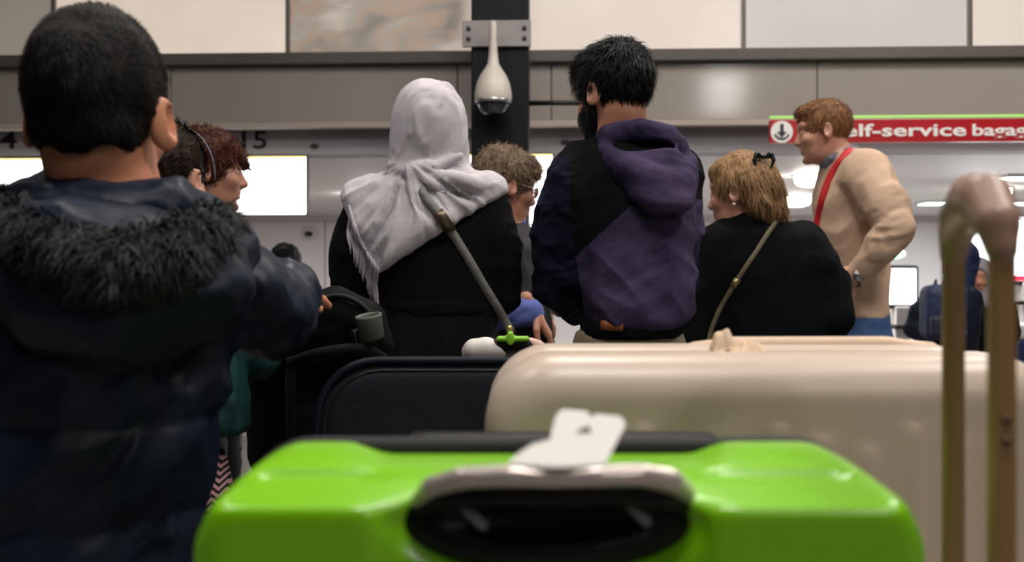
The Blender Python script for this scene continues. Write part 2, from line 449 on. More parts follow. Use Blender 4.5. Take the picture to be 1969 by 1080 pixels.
# upper front wall above the desks, ledge, fascia, shadow rail and bulkhead with the desk numbers
zl1 = wl(CX, 102)[1]; zl0 = wl(CX, 124)[1]; zf0 = wl(CX, 238)[1]; zb0 = wl(CX, 291)[1]
tag(wbox('wall_upper', -11, 11, 0.10, 0.3, zl0, HALL_H + .02, M_wall), kind='structure')
tag(wbox('trim_1', -11, 11, -0.10, 0.10, zl0, zl1, M_ledge, bev=0.006), kind='structure')
fas = wempty('trim_2', 0, 0, zf0, kind='structure')
edges_px = [-1500, -900, -300, 330, 880, 1060, 1570, 2200, 2900]
eu = [wl(q, 180)[0] for q in edges_px]
for a, b in zip(eu[:-1], eu[1:]):
    wbox('fascia_panel', a + .004, b - .004, -0.02, 0.06, zf0 + .02, zl0 - .002, M_fascia, fas, 0.004, (0, 0, zf0))
wbox('fascia_back', -11, 11, 0.04, 0.14, zf0, zl0, M_ledge, fas, 0, (0, 0, zf0))
tag(wbox('trim_3', -11, 11, -0.035, 0.05, zf0 - .025, zf0 + .018, mat('rail_pale', (190, 176, 168), .35), bev=0.004), kind='structure')
tag(wbox('wall_bulkhead', -11, 11, 0.14, 0.34, zb0, zf0, M_bulk), kind='structure')
# low ceiling of the check-in hall behind, and its end wall
M_lowc = mat('low_ceiling_white', (222, 216, 214), 0.55, var=0.03, vscale=1)
lowc = wbox('ceiling_low', -10.5, 10.5, .345, 7.9, zb0, zb0 + .08, M_lowc); tag(lowc, kind='structure')
endw = empty('wall_back', (0, 14.9, 0), kind='structure')
for k in range(-7, 7):
    bm_obj('wall_panel', box_bm(k * 1.4 + .006, k * 1.4 + 1.394, 0, .06, 0, zb0 - .09, .004), M_white, endw)
bm_obj('wall_backing', box_bm(-10, 10, .05, .25, 0, zb0), M_ledge, endw)
bm_obj('wall_cap', box_bm(-10, 10, -.02, .04, zb0 - .085, zb0), mat('cap_strip', (198, 190, 188), .5), endw)

# ------------------------------------------------------------------ hall lamp fixtures
M_lamp = mat('lamp_diffuser', (250, 246, 240), 0.6, emit=(255, 246, 236), estr=14.0)
M_lampf = mat('lamp_frame', (205, 203, 200), 0.5)
for i, (x, y, sz, wt, c) in enumerate(HALL_LAMPS):
    e = empty('ceiling_lamp', (x, y, HALL_H), ['square panel lamp in the hall ceiling, %s' % q for q in
        ('farthest behind the suitcases on the right', 'second row behind the suitcases on the right', 'above right of the green suitcase', 'above the boy',
         'above the man in the cream sweatshirt', 'above the hooded man', 'above the red-haired woman', 'just behind the green suitcase')][i], 'lamp', 'hall ceiling lamps')
    h = sz / 2
    bm_obj('diffuser', box_bm(-h, h, -h, h, -.05, -.03), M_lamp, e)
    fr = bmesh.new()
    for a in ((-h - .05, -h, -h - .05, h + .05), (h, h + .05, -h - .05, h + .05), (-h, h, -h - .05, -h), (-h, h, h, h + .05)): box_bm(a[0], a[1], a[2], a[3], -.07, 0, bm=fr)
    bm_obj('lamp_frame', fr, M_lampf, e)
    ld = bpy.data.lights.new('lamp_light', 'AREA'); ld.energy = wt; ld.size = sz; ld.color = c; ld.shape = 'SQUARE'
    lo = bpy.data.objects.new('lamp_light', ld); COL.objects.link(lo); lo.parent = e; lo.location = (0, 0, -.08)
# ------------------------------------------------------------------ downlights in the low ceiling
M_down = mat('downlight_glass', (255, 252, 246), 0.5, emit=(255, 248, 238), estr=26.0)
def lowpos(x, y):
    D = (zb0 - CAMZ) * FPX / (CY - y); return (x - CX) / FPX * D, D
downs = [(1527, 379, .19, 'round downlight right of the blonde woman, lower of two'), (1562, 336, .16, 'round downlight beside the lanyard, upper of two'),
         (700, 372, .17, 'round downlight hidden behind the headscarf'), (1180, 340, .15, 'round downlight hidden behind the hooded man'), (240, 372, .17, "round downlight hidden behind the boy's head"),
         (1905, 362, .2, 'round downlight behind the grip of the beige handle')]
for (x, y, r, lb) in downs:
    X, D = lowpos(x, y)
    e = empty('downlight', (X, D, zb0), lb, 'lamp', 'downlights in the low ceiling')
    V, F = lathe([(r * .55, -.105), (r * .85, -.09), (r * .98, -.055), (r * .98, -.004)], 28); obj('lens', V, F, M_down, e)
    V, F = lathe([(r, 0), (r + .03, 0), (r + .03, -.012), (r, -.014)], 28); F = F[:-2]; obj('rim', V, F, M_lampf, e)
    ld = bpy.data.lights.new('downlight_light', 'AREA'); ld.shape = 'DISK'; ld.size = r * 2; ld.energy = 42; ld.color = (1, .97, .95)
    lo = bpy.data.objects.new('downlight_light', ld); COL.objects.link(lo); lo.parent = e; lo.location = (0, 0, -.11)
# strip lights that brighten the far right; left and pillar ones are added unseen fill
for (X, Y, lb) in ((5.4, 9.2, 'long white strip light at the right, nearer one'), (5.9, 12.2, 'long white strip light at the right, farther one'), (-3.6, 10.4, 'long white strip light at the left behind the boy'), (1.0, 10.6, 'long white strip light behind the pillar')):
    e = empty('strip_light', (X, Y, zb0 - .001), lb, 'lamp', 'strip lights in the low ceiling')
    bm_obj('housing', box_bm(-.9, .9, -.16, .16, -.03, 0), M_lampf, e)
    bm_obj('diffuser', box_bm(-.87, .87, -.13, .13, -.037, -.028), mat('strip_diffuser', (245, 250, 255), .5, emit=(236, 246, 255), estr=7), e)
    ld = bpy.data.lights.new('strip_glow', 'AREA'); ld.shape = 'RECTANGLE'; ld.size = 1.7; ld.size_y = .26; ld.energy = 130 if X > 5 else 70; ld.color = (.93, .97, 1) if X > 5 else (1, .96, .94)
    lo = bpy.data.objects.new('strip_glow', ld); COL.objects.link(lo); lo.parent = e; lo.location = (0, 0, -.05)

# ------------------------------------------------------------------ backlit panels above the ledge
def poster_mat(name, base, est, kind):
    m = bpy.data.materials.new(name); m.use_nodes = True; nt = m.node_tree; N = nt.nodes; L = nt.links; b = N['Principled BSDF']
    b.inputs['Roughness'].default_value = 0.3; b.inputs['Base Color'].default_value = (.35, .33, .31, 1)
    tc = N.new('ShaderNodeTexCoord'); nz = N.new('ShaderNodeTexNoise'); nz.inputs['Scale'].default_value = 1.6; nz.inputs['Detail'].default_value = 1.5
    mp = N.new('ShaderNodeMapping'); L.new(tc.outputs['Object'], mp.inputs[0]); L.new(mp.outputs[0], nz.inputs['Vector'])
    rp = N.new('ShaderNodeValToRGB'); L.new(nz.outputs['Fac'], rp.inputs[0]); e = rp.color_ramp.elements
    c = srgb(base)
    if kind == 'plain':
        e[0].position = .25; e[0].color = tuple(q * .86 for q in c) + (1,); e[1].position = .75; e[1].color = tuple(min(1, q * 1.06) for q in c) + (1,)
        L.new(rp.outputs[0], b.inputs['Emission Color'])
    else:   # soft out-of-focus photo print: grey and skin-brown shapes on a cream ground
        mp.inputs['Scale'].default_value = (1.6, 1, 2.6); mp.inputs['Location'].default_value = (.35, 0, .2); nz.inputs['Detail'].default_value = 2.5; nz.inputs['Distortion'].default_value = .6
        e[0].position = .34; e[0].color = srgb((112, 98, 86)) + (1,); e[1].position = .66; e[1].color = srgb((206, 190, 172)) + (1,)
        for ps, cc in ((.43, (142, 130, 118)), (.5, (176, 140, 112)), (.57, (160, 150, 140))):
            q = e.new(ps); q.color = srgb(cc) + (1,)
        sx = N.new('ShaderNodeSeparateXYZ'); L.new(tc.outputs['Object'], sx.inputs[0])
        g = N.new('ShaderNodeMapRange'); g.inputs['From Min'].default_value = .36; g.inputs['From Max'].default_value = .52; g.interpolation_type = 'SMOOTHSTEP'; L.new(sx.outputs['X'], g.inputs[0])
        mx = N.new('ShaderNodeMix'); mx.data_type = 'RGBA'; L.new(g.outputs[0], mx.inputs['Factor']); L.new(rp.outputs[0], mx.inputs['A']); mx.inputs['B'].default_value = srgb((226, 208, 190)) + (1,)
        L.new(mx.outputs['Result'], b.inputs['Emission Color'])
    b.inputs['Emission Strength'].default_value = est
    return m
pan = [(-520, 101, (150, 140, 126), .55, 'plain', 'dim grey-beige backlit panel at the far left above the boy'),
       (102, 552, (232, 214, 196), .78, 'plain', "glowing cream backlit panel right of the boy's head"),
       (553, 1010, (210, 195, 178), .6, 'print', 'backlit panel with a blurred grey and brown photo print left of the pillar'),
       (1011, 1430, (226, 208, 194), .74, 'plain', 'glowing cream backlit panel right of the pillar'),
       (1431, 1866, (200, 196, 190), .62, 'plain', 'cool grey backlit panel above the red sign'),
       (1867, 2350, (226, 210, 198), .74, 'plain', 'pale backlit panel at the far right')]
ztop = 3.55
for i, (a, b, c, es, kd, lb) in enumerate(pan):
    u0 = wl(a, 50)[0]; u1 = wl(b, 50)[0]; uc = (u0 + u1) / 2
    e = wempty('backlit_panel', uc, 0.1, zl1, lb, 'light panel', 'backlit panels above the ledge')
    o = (uc, .1, zl1)
    wbox('panel_face', u0 + .012, u1 - .012, 0.03, 0.06, zl1 + .004, ztop, poster_mat('panel_print_%d' % i, c, es, kd), e, 0, o)
    wbox('side_frame', u0, u0 + .014, 0.0, 0.1, zl1, ztop + .03, M_frame, e, .003, o)
    wbox('side_frame', u1 - .014, u1, 0.0, 0.1, zl1, ztop + .03, M_frame, e, .003, o)
    wbox('top_frame', u0, u1, 0.0, 0.1, ztop, ztop + .03, M_frame, e, .003, o)

# ------------------------------------------------------------------ pillar, dome camera, rail
pv = -1.3
u0, zt = wl(906, 0, pv); u1, _ = wl(1016, 0, pv)
pil = wempty('pillar', (u0 + u1) / 2, pv + .2, 0, 'square dark blue-black pillar rising behind the dome camera', 'pillar')
bm_obj('shaft', box_bm(-(u1 - u0) / 2, (u1 - u0) / 2, -.2, .2, 0.1, HALL_H - .01, .008), M_pillar, pil)
bm_obj('foot_plate', box_bm(-(u1 - u0) / 2 - .02, (u1 - u0) / 2 + .02, -.22, .22, 0, .1, .005), M_black, pil)
dv = pv - .03
ua, za = wl(889, 90, dv); ub, zb = wl(1021, 38, dv); uc0, _ = wl(951, 100, dv)
dc = wempty('dome_camera', uc0, pv, za, 'white teardrop dome security camera hanging from a grey wall plate on the pillar', 'camera')
M_plate = mat('plate_grey', (142, 137, 136), .45, metal=.2, var=.08); M_cam = mat('camera_white', (205, 196, 186), .4, var=.03)
pl = bm_obj('mount_plate', box_bm(ua - uc0, ub - uc0, -.03, -.002, 0, zb - za, .004), M_plate, dc)
for sx in (ua - uc0 + .04, ub - uc0 - .04):
    for sz in (.05, zb - za - .05):
        V, F = lathe([(.014, 0), (.014, .012), (.008, .015)], 12); V = np.stack([V[:, 0] + sx, -.03 - V[:, 2], V[:, 1] + sz], 1); obj('bolt', V, F, mat('bolt_dark', (78, 74, 74), .4, metal=.7), pl)
sc = (WD + pv - .15) / FPX
zd = lambda y: wl(951, y, pv - .17)[1] - za
prof = [(.000, 222), (.006, 222), (.016, 200), (.019, 188)]
V, F = lathe([(.016, zd(42)), (.021, zd(46)), (.022, zd(70)), (.026, zd(100)), (.034, zd(122)), (.052, zd(132)), (.078, zd(144)), (.1, zd(160)), (.112, zd(178)), (.1135, zd(190)), (.110, zd(197))][::-1], 28, (0, -.17, 0)); obj('housing', V, F, M_cam, dc)
V, F = lathe([(.02, zd(225)), (.05, zd(222)), (.078, zd(214)), (.095, zd(204)), (.104, zd(196))], 28, (0, -.17, 0)); gl = obj('dome_window', V, F, mat('dome_glass', (18, 18, 22), .05, spec=.8, coat=1.0), dc)
V, F = lathe([(.106, zd(199)), (.112, zd(197)), (.112, zd(193)), (.106, zd(192))], 28, (0, -.17, 0)); obj('dome_ring', V, F[:-2], mat('ring_silver', (190, 190, 195), .2, metal=.8), dc)
V, F = tube(spline([(0, -.03, zd(60)), (0, -.1, zd(52)), (0, -.17, zd(44))], 5), .02, 12); obj('wall_arm', V, F, M_cam, dc)
# horizontal dark rail running right from the pillar to a second post hidden behind the hooded man
u2, zr = wl(1016, 193, pv + .1); u3, _ = wl(1135, 193, pv + .1)
rail = wempty('rail', u2, pv + .2, zr - .014, 'thin black horizontal rail running from the pillar towards the man in the hooded jacket', 'rail')
V, F = tube([(0, 0, .014), (u3 - u2, 0, .014)], .017, 12); obj('bar', V, F, M_black, rail)
V, F = tube([(u3 - u2, 0, .035), (u3 - u2, 0, -zr + .014)], .022, 12); obj('post', V, F, M_black, rail)

# ------------------------------------------------------------------ desk numbers and screens
M_num = mat('number_print', (24, 23, 24), .6)
def number(txt, x0, x1, ybase, ytop, lb):
    ua, z0 = wl(x0, ybase, .135); ub, z1 = wl(x1, ytop, .135)
    e = wempty('desk_number', ua, .138, z0, lb, 'sign', 'desk numbers on the bulkhead')
    text_mesh('digits', txt, ub - ua, M_num, e, (0, 0, 0), 0, .004, z1 - z0, .012)
number('15', 465, 513, 285, 251, 'black desk number fifteen above the bright screen')
number('14', -24, 32, 285, 251, "black desk number left of the boy's head, ending in four")
M_bezel = mat('screen_bezel', (36, 34, 38), .35)
def lit(name, c, s): return mat(name, c, .3, emit=c, estr=s)
M_scr = lit('screen_white', (255, 255, 255), 2.6); M_yel = lit('screen_yellow', (250, 232, 60), 1.5); M_red = lit('screen_red', (214, 40, 70), 1.0)
def screen(x0, y0, x1, y1, v, lb, top=None, bottom=None, name='wall_screen', stem=True, group='check-in screens', bez=.012, frame=None):
    ua, zt_ = wl(x0, y0, v); ub, zb_ = wl(x1, y1, v); uc = (ua + ub) / 2
    e = wempty(name, uc, v + .03, zb_ - bez, lb, 'screen', group); hw = (ub - ua) / 2; H = zt_ - zb_
    bm_obj('casing', box_bm(-hw - bez, hw + bez, -.022, .03, 0, H + 2 * bez, .01), frame or M_bezel, e)
    a = bez; b = H + bez
    pn = bm_obj('display', box_bm(-hw, hw, -.028, -.012, a, b, .006), M_scr, e)
    if top: bm_obj('top_band', box_bm(-hw + .004, hw - .004, -.03, -.02, b - top, b - .002), M_yel, pn)
    if bottom: bm_obj('bottom_band', box_bm(-hw + .004, hw - .004, -.03, -.02, a + .002, a + bottom), M_red, pn)
    if stem:
        ztop_ = zb0 - (zb_ - bez)
        V, F = tube([(0, .01, H), (0, .01, ztop_ + .03)], .02, 10); obj('hanger', V, F, M_bezel, e)
    return e
screen(-70, 305, 94, 412, .12, 'bright white screen at the far left edge behind the boy', top=.012)
screen(425, 301, 588, 412, .12, 'bright white screen behind the red-haired woman, under number fifteen', top=.012)
screen(880, 297, 1062, 430, .10, 'bright white screen behind the woman with glasses', top=.012)
screen(1016, 434, 1052, 455, .30, 'small white lit display below the screen beside the woman with glasses', name='small_display')
# number plates' small fittings on the bulkhead (dark sensor dots)
for x, y, v, lb in ((605, 280, .12, 'small dark sensor on the bulkhead right of number fifteen'), (1088, 273, .12, 'small dark sensor on the bulkhead beside the hooded man')):
    u, z = wl(x, y, v); V, F = lathe([(.02, 0), (.034, .004), (.036, .018), (.03, .022)], 14); V = np.stack([V[:, 0], -V[:, 2], V[:, 1] * .45], 1)
    e = wempty('sensor', u, .138, z, lb, 'sensor', 'small sensors'); obj('sensor_body', V, F, mat('sensor_grey', (60, 56, 58), .5), e)
D = 14.88; p = px(596, 449, D)
e = empty('wall_camera', p + np.array((0, -.0, -.04)), 'small white wall camera with a dark lens left of the headscarf woman', 'camera')
V, F = lathe([(.06, -.02), (.1, .0), (.1, .05), (.07, .07)], 16); V = np.stack([V[:, 0], -V[:, 2], V[:, 1] + .04], 1); obj('housing', V, F, mat('cam_white2', (210, 206, 205), .5), e)
V, F = lathe([(.02, .0), (.06, .0), (.05, .06), (.02, .08)], 16); V = np.stack([V[:, 0] * 1.1, -V[:, 2] - .05, V[:, 1] * .8 + .03], 1); obj('lens', V, F, M_black, e)

# ------------------------------------------------------------------ red sign
sv = -.35
ua, zt_ = wl(1481, 231, sv); ub, _ = wl(2420, 231, sv); _, zb_ = wl(1700, 273, sv); _, zt2 = wl(1700, 229, sv)
sg = wempty('hanging_sign', ua, sv, zb_, 'long red hanging sign with white self-service lettering and an anchor-like roundel', 'sign')
HS = zt2 - zb_
M_sred = mat('sign_red', (168, 26, 34), .35, var=.04, emit=(170, 24, 34), estr=.12); M_swh = mat('sign_white', (225, 222, 216), .5, emit=(225, 222, 216), estr=.18)
bm_obj('board', box_bm(0, ub - ua, 0, .06, 0, HS, .004), M_sred, sg)
cu_ = wl(1503, 251, sv)[0] - ua; cz = HS * .47; R = .078
V, F = lathe([(R, 0), (R, .006)], 32); V = np.stack([V[:, 0] + cu_, -V[:, 2], V[:, 1] + cz], 1); ro = obj('roundel', V, F, M_swh, sg, smooth=False)
M_ink = mat('icon_ink', (38, 36, 48), .5)
def flatpoly(pts, y, t=.004): 
    n = len(pts); V = [(a, y, b) for a, b in pts] + [(a, y + t, b) for a, b in pts]; F = [tuple(range(n)), tuple(range(2 * n - 1, n - 1, -1))] + [(i, i + n, (i + 1) % n + n, (i + 1) % n) for i in range(n)]; return V, F
V, F = flatpoly([(cu_ - .012, cz + .055), (cu_ + .012, cz + .055), (cu_ + .012, cz - .02), (cu_ - .012, cz - .02)], -.011); obj('icon_stem', V, F, M_ink, ro, smooth=False)
V, F = flatpoly([(cu_ - .034, cz + .0), (cu_ + .034, cz + .0), (cu_, cz - .045)], -.0115); obj('icon_arrow_head', V, F, M_ink, ro, smooth=False)
arc = [(cu_ + .058 * math.cos(a), cz + .058 * math.sin(a)) for a in np.linspace(math.radians(200), math.radians(340), 14)] + [(cu_ + .045 * math.cos(a), cz + .045 * math.sin(a)) for a in np.linspace(math.radians(340), math.radians(200), 14)]
V, F = flatpoly(arc, -.0113); obj('icon_arc', V, F, M_ink, ro, smooth=False)
t0 = wl(1596, 262, sv)[0] - ua; t1 = wl(1996, 262, sv)[0] - ua
text_mesh('lettering', 'Self-service', (t1 - t0) * .655, M_swh, sg, (t0, -.005, HS * .26), 0, .004, HS * .56, .02)
text_mesh('lettering', 'bagage', (t1 - t0) * .315, M_swh, sg, (t0 + (t1 - t0) * .685, -.005, HS * .26), 0, .004, HS * .68, .02)
# green light line above the sign
e = wempty('light_strip', ua + 1.2, sv, zb_ + HS + .012, 'thin green glowing strip along the top of the red sign', 'lamp')
bm_obj('glow_tube', box_bm(-1.2, ub - ua - 1.2, .0, .03, 0, .016), mat('green_glow', (170, 220, 120), .4, emit=(160, 220, 110), estr=.55), e)
for q in (0.4, 2.2):
    V, F = tube([(q, .045, HS), (q, .045, zf0 - zb_ + .02)], .01, 8); obj('hanger', V, F, M_frame, sg)

# ------------------------------------------------------------------ check-in desks
M_desk = mat('desk_white', (196, 190, 188), .4, var=.03); M_steel = mat('desk_steel', (120, 118, 120), .3, metal=.8)
for k, (a, b, lb) in enumerate(((-3.6, -1.9, 'white check-in desk behind the boy'), (-1.6, -.45, 'white check-in desk behind the headscarf woman'), (.7, 2.1, 'white check-in desk behind the hooded man'))):
    e = empty('check_in_desk', ((a + b) / 2, 6.9, 0), lb, 'desk', 'check-in desks'); h = (b - a) / 2
    bm_obj('body', box_bm(-h, h, -.3, .3, .08, .8, .02), M_desk, e); bm_obj('counter_top', box_bm(-h - .03, h + .03, -.36, .33, .8, .84, .01), M_steel, e); bm_obj('plinth', box_bm(-h + .04, h - .04, -.26, .26, 0, .08), M_black, e)
# ------------------------------------------------------------------ self-service kiosks at the right
def kiosk(x0, y0, x1, y1, D, lb, red=None, white=False):
    a = px(x0, y1, D); b = px(x1, y0, D); w_ = (b[0] - a[0]) / 2; zc = a[2]; H = b[2] - a[2]
    e = empty('self_service_kiosk', ((a[0] + b[0]) / 2, D, 0), lb, 'kiosk', 'self-service kiosks')
    bm_obj('base', box_bm(-w_ * .8, w_ * .8, -.15, .15, 0, .08, .01), M_steel, e); bm_obj('column', box_bm(-w_ * .5, w_ * .5, -.06, .1, .08, zc - .02, .01), M_desk, e)
    c = bm_obj('screen_casing', box_bm(-w_ - .03, w_ + .03, -.03, .05, zc - .04, zc + H + .03, .02), M_bezel if not white else mat('kiosk_white', (205, 203, 202), .4), e)
    bm_obj('display', box_bm(-w_, w_, -.036, -.02, zc, zc + H, .012), M_scr, c)
    bm_obj('tray', box_bm(-w_, w_, -.22, -.03, zc - .22, zc - .18, .01), M_black, e)
    if red: bm_obj('bottom_band', box_bm(-w_ + .01, w_ - .01, -.04, -.025, zc + .003, zc + red), M_red, c)
kiosk(1704, 516, 1759, 585, 9.2, 'kiosk with a small white screen between the cream sweatshirt man and the backpack person')
kiosk(1822, 423, 1905, 520, 9.6, 'kiosk with a tall white screen behind the backpack person')
kiosk(1930, 423, 2060, 540, 9.4, 'kiosk with a white screen with a red lower band at the right edge', red=.05)
p = px(1724, 488, 12.0); e = empty('exit_light', p - np.array((0, 0, .05)), 'small pale green lit oval above the small kiosk screen', 'lamp')
V, F = lathe([(.02, -.06), (.09, -.03), (.1, 0), (.09, .03), (.02, .06)], 20); obj('lamp_glass', V + np.array((0, 0, .05)), F, lit('green_lamp', (180, 250, 200), 1.8), e)
V, F = tube([(0, 0, .1), (0, 0, zb0 - p[2] + .05)], .012, 8); obj('hanger', V, F, M_frame, e)
p = px(1968, 652, 7.6); e = empty('parcel', (p[0], p[1], 0.0), 'white box on a dark stand at the right edge behind the beige handle', 'box')
bm_obj('carton', box_bm(-.09, .16, -.12, .12, p[2], p[2] + .12, .03), M_desk, e); bm_obj('stand', box_bm(-.14, .2, -.16, .16, 0, p[2], .02), mat('navy_plastic', (30, 40, 78), .5), e)
# ================================================================== PEOPLE
M_skin = mat('skin_light', (196, 142, 118), .5, var=.08, vscale=25, bump=.05, bscale=180, sss=.08)
M_skin_b = mat('skin_boy', (198, 132, 100), .5, var=.07, vscale=22, bump=.05, bscale=180, sss=.08)
M_skin_m = mat('skin_tan', (178, 124, 100), .5, var=.08, vscale=22, bump=.05, bscale=180, sss=.08)
M_eye = mat('eye_white', (205, 198, 192), .25); M_iris = mat('iris_dark', (40, 30, 26), .2)
def hair_mat(name, a, b, rough=.45, stretch=(60, 60, 8), spec=.13):
    return mat(name, a, rough, var=.5, vscale=3.0, col2=b, bump=.55, bscale=6, stretch=stretch, spec=spec)
H_black = hair_mat('hair_black', (7, 6, 6), (17, 15, 15)); H_boy = hair_mat('hair_boy', (11, 8, 7), (27, 19, 15), rough=.55, spec=.18); H_red = hair_mat('hair_redbrown', (40, 20, 14), (92, 48, 30))
H_grey = hair_mat('hair_greybrown', (70, 56, 44), (150, 126, 104)); H_blond = hair_mat('hair_blonde', (92, 66, 44), (176, 138, 98)); H_brown = hair_mat('hair_darkbrown', (24, 17, 13), (62, 46, 34)); H_sand = hair_mat('hair_sandy', (84, 54, 34), (160, 112, 76))
class Person:
    def __init__(s, label, D, x, group=None):
        s.D = D; s.org = px(x, 540, D); s.org[2] = 0; s.root = empty('person', s.org, label, 'person', group); s.body = S(); s.vq = {}
    def P(s, x, y, dd=0.0): return px(x, y, s.D + dd)
    def rows(s, rows):
        """(y, xl, xr, half depth[, dd]) pixel rows -> loft rows"""
        out = []
        for r in rows:
            a = s.P(r[1], r[0], r[4] if len(r) > 4 else 0); b = s.P(r[2], r[0], r[4] if len(r) > 4 else 0)
            out.append((a[2], (a[0] + b[0]) / 2, a[1], (b[0] - a[0]) / 2, r[3]))
        return out
    def add(s, name, vq, m, parent=None, smooth=True, **kw):
        o = obj(name, vq[0], vq[1], m, parent or s.root, s.org, smooth, **kw); s.vq[name] = vq; return o
    # ---- head: frame origin between the ears
    def head(s, x, y, yaw, pitch=0, roll=0, sc=1.0, dd=0.0, ears=1.0, jaw=1.0, nose=1.0, neck=None, neck_r=.055, wide=1.0, eo=.083):
        s.hc = s.P(x, y, dd); s.hR = rotm(yaw, pitch, roll); s.hs = sc; b = s.body; s.wide = wide
        h = s.h; R = s.hR
        def e(c, r, k, op='u', Rl=None): b.ell(h(c), np.array(r) * sc, k * sc, op, R if Rl is None else R @ Rl)
        e((0, -.012, .035), (.075 * wide, .094, .087), .01)
        e((0, .022, -.035), (.060 * wide, .064, .082), .03)
        e((0, .034, -.078), (.046 * jaw * wide, .050, .036), .025)
        e((0, .077, -.100), (.018 * jaw, .014, .014), .022)
        e((0, .072, .034), (.052, .022, .022), .02)
        for q in (-1, 1):
            e((q * .036, .062, -.022), (.026, .026, .024), .02)
            e((q * .032, .094, .006), (.016, .012, .011), .010, 's')
            e((q * .031, .077, .005), (.0145, .0125, .0115), .004)
        e((0, .066, -.036), (.036, .024, .042), .02)
        b.cap(h((0, .080, .016)), h((0, .083 + .020 * nose, -.026)), .0095 * sc, .0115 * sc, .016 * sc)
        b.cap(h((0, .083 + .018 * nose, -.030)), h((0, .078, -.040)), .009 * sc, .011 * sc, .008 * sc)
        for q in (-1, 1): e((q * .011, .094, -.031), (.0085, .011, .0075), .006)
        e((0, .0865, -.056), (.024, .0105, .0070), .006); e((0, .0850, -.070), (.021, .0110, .0075), .006)
        e((0, .0985, -.0625), (.022, .006, .0022), .004, 's')
        e((0, .0905, -.083), (.02, .006, .006), .01, 's')
        if ears > 0:
            for q in (-1, 1):
                Rl = np.array(Matrix.Rotation(math.radians(-q * 34), 3, 'Z') @ Matrix.Rotation(math.radians(12), 3, 'X'))
                e((q * eo, -.010, -.004), (.009 * ears, .021 * ears, .033 * ears), .006, 'u', Rl)
                e((q * (eo + .009), -.004, .000), (.0065, .012 * ears, .020 * ears), .005, 's', Rl)
        nb = neck if neck is not None else h((0, -.03, -.2))
        b.cap(h((0, -.022, -.05)), nb, neck_r * .95 * sc, neck_r * 1.08, .03)
        s.neck = nb
    def h(s, c): return s.hc + s.hR @ (np.asarray(c, float) * np.array((getattr(s, 'wide', 1.0), 1, 1)) * s.hs)
    def eyes(s):
        for q in (-1, 1):
            t = S(); t.ell(s.h((q * .031, .0795, .004)), np.array((.0115, .0112, .0052)) * s.hs, .001, 'u', s.hR); V, Q = t.mesh(.0022 * s.hs, smooth=0)
            loc = (V - s.h((q * .031, .0795, .005))) @ s.hR; fi = (((loc[:, 1] > .006 * s.hs) & (np.abs(loc[:, 0]) < .0055 * s.hs))); fm = fi[Q].sum(1) >= 3
            obj('eye', V, Q, M_eye, s.root, s.org, mats=[M_eye, M_iris], fidx=fm.astype(int))
    def hair_s(s, r=(.083, .103, .096), c=(0, -.014, .036), face=True, back=-.055, ear=True, facey=.092, facez=-.045, fr=(.078, .062, .108)):
        t = S(); t.ell(s.h(c), np.array(r) * s.hs * np.array((s.wide, 1, 1)), .01, 'u', s.hR)
        return t
    def cut_face(s, t, c=(0, .095, -.055), r=(.085, .075, .105)): t.ell(s.h(c), np.array(r) * s.hs, .008, 's', s.hR); return t
    def cut_below(s, t, z, ny=0.0, y=-.08):
        n = s.hR @ np.array((0, ny, -1.0)); t.plane(s.h((0, y, z)), n, .006); return t
    def finish(s, skin, vox=.014, hv=.0045, extra=()):
        hc = s.hc; a = .1 * s.hs; fine = [(2, hc[2] - .13 * s.hs, hc[2] + .1 * s.hs, hv), (0, hc[0] - a, hc[0] + a, hv), (1, hc[1] - .11 * s.hs, hc[1] + .11 * s.hs, hv)]
        V, Q = s.body.mesh(vox, fine + list(extra), smooth=1)
        s.bodyV = (V, Q)
        hands = getattr(s, 'hands', [])
        VV, FF = V, Q
        for hv_, hq in hands: FF = np.concatenate([FF, hq + len(VV)]); VV = np.concatenate([VV, hv_])
        s.add('body', (VV, FF), skin)
    # ---- hand: wrist position, direction of fingers, palm normal; curl in degrees
    def hand(s, wr, fdir, pn, sc=1.0, curl=25, side=1, vox=.0045, spread=5):
        f = np.asarray(fdir, float); f /= np.linalg.norm(f); n = np.asarray(pn, float); n -= f * (n @ f); n /= np.linalg.norm(n); l = np.cross(f, n) * side
        t = S(); wr = np.asarray(wr, float); g = lambda a, b, c: wr + (f * a + l * b + n * c) * sc
        t.cap(g(-.05, 0, 0), g(.01, 0, 0), .026 * sc, .024 * sc, .01)
        for q in (-.028, -.010, .010, .027): t.cap(g(.012, q * .6, 0), g(.082, q, 0), .015 * sc, .0125 * sc, .014)
        for i, (q, L) in enumerate(((-.031, .060), (-.011, .078), (.011, .084), (.031, .074))):
            p = g(.086, q, 0); a = math.radians(curl * .7); sp = math.radians((i - 1.5) * spread)
            r = [.0095, .009, .0082, .0072]
            for j, fl in enumerate((.46, .30, .24)):
                d = f * math.cos(a) * math.cos(sp) + n * math.sin(a) + l * math.sin(sp)
                p2 = p + d * L * fl * sc; t.cap(p, p2, r[j] * sc, r[j + 1] * sc, .003 if j else .006); p = p2; a += math.radians(curl)
        p = g(.02, .024, .004); d1 = f * .62 + l * .6 + n * .45; d1 /= np.linalg.norm(d1); p2 = p + d1 * .042 * sc; d2 = f * .85 + l * .25 + n * .45; d2 /= np.linalg.norm(d2)
        t.cap(p, p2, .0145 * sc, .011 * sc, .008); p3 = p2 + d2 * .03 * sc; t.cap(p2, p3, .011 * sc, .0095 * sc, .004); t.cap(p3, p3 + (d2 * .9 + n * .1) * .025 * sc, .0095 * sc, .0075 * sc, .004)
        if not hasattr(s, 'hands'): s.hands = []
        vq = t.mesh(vox * sc, smooth=1); s.hands.append(vq)
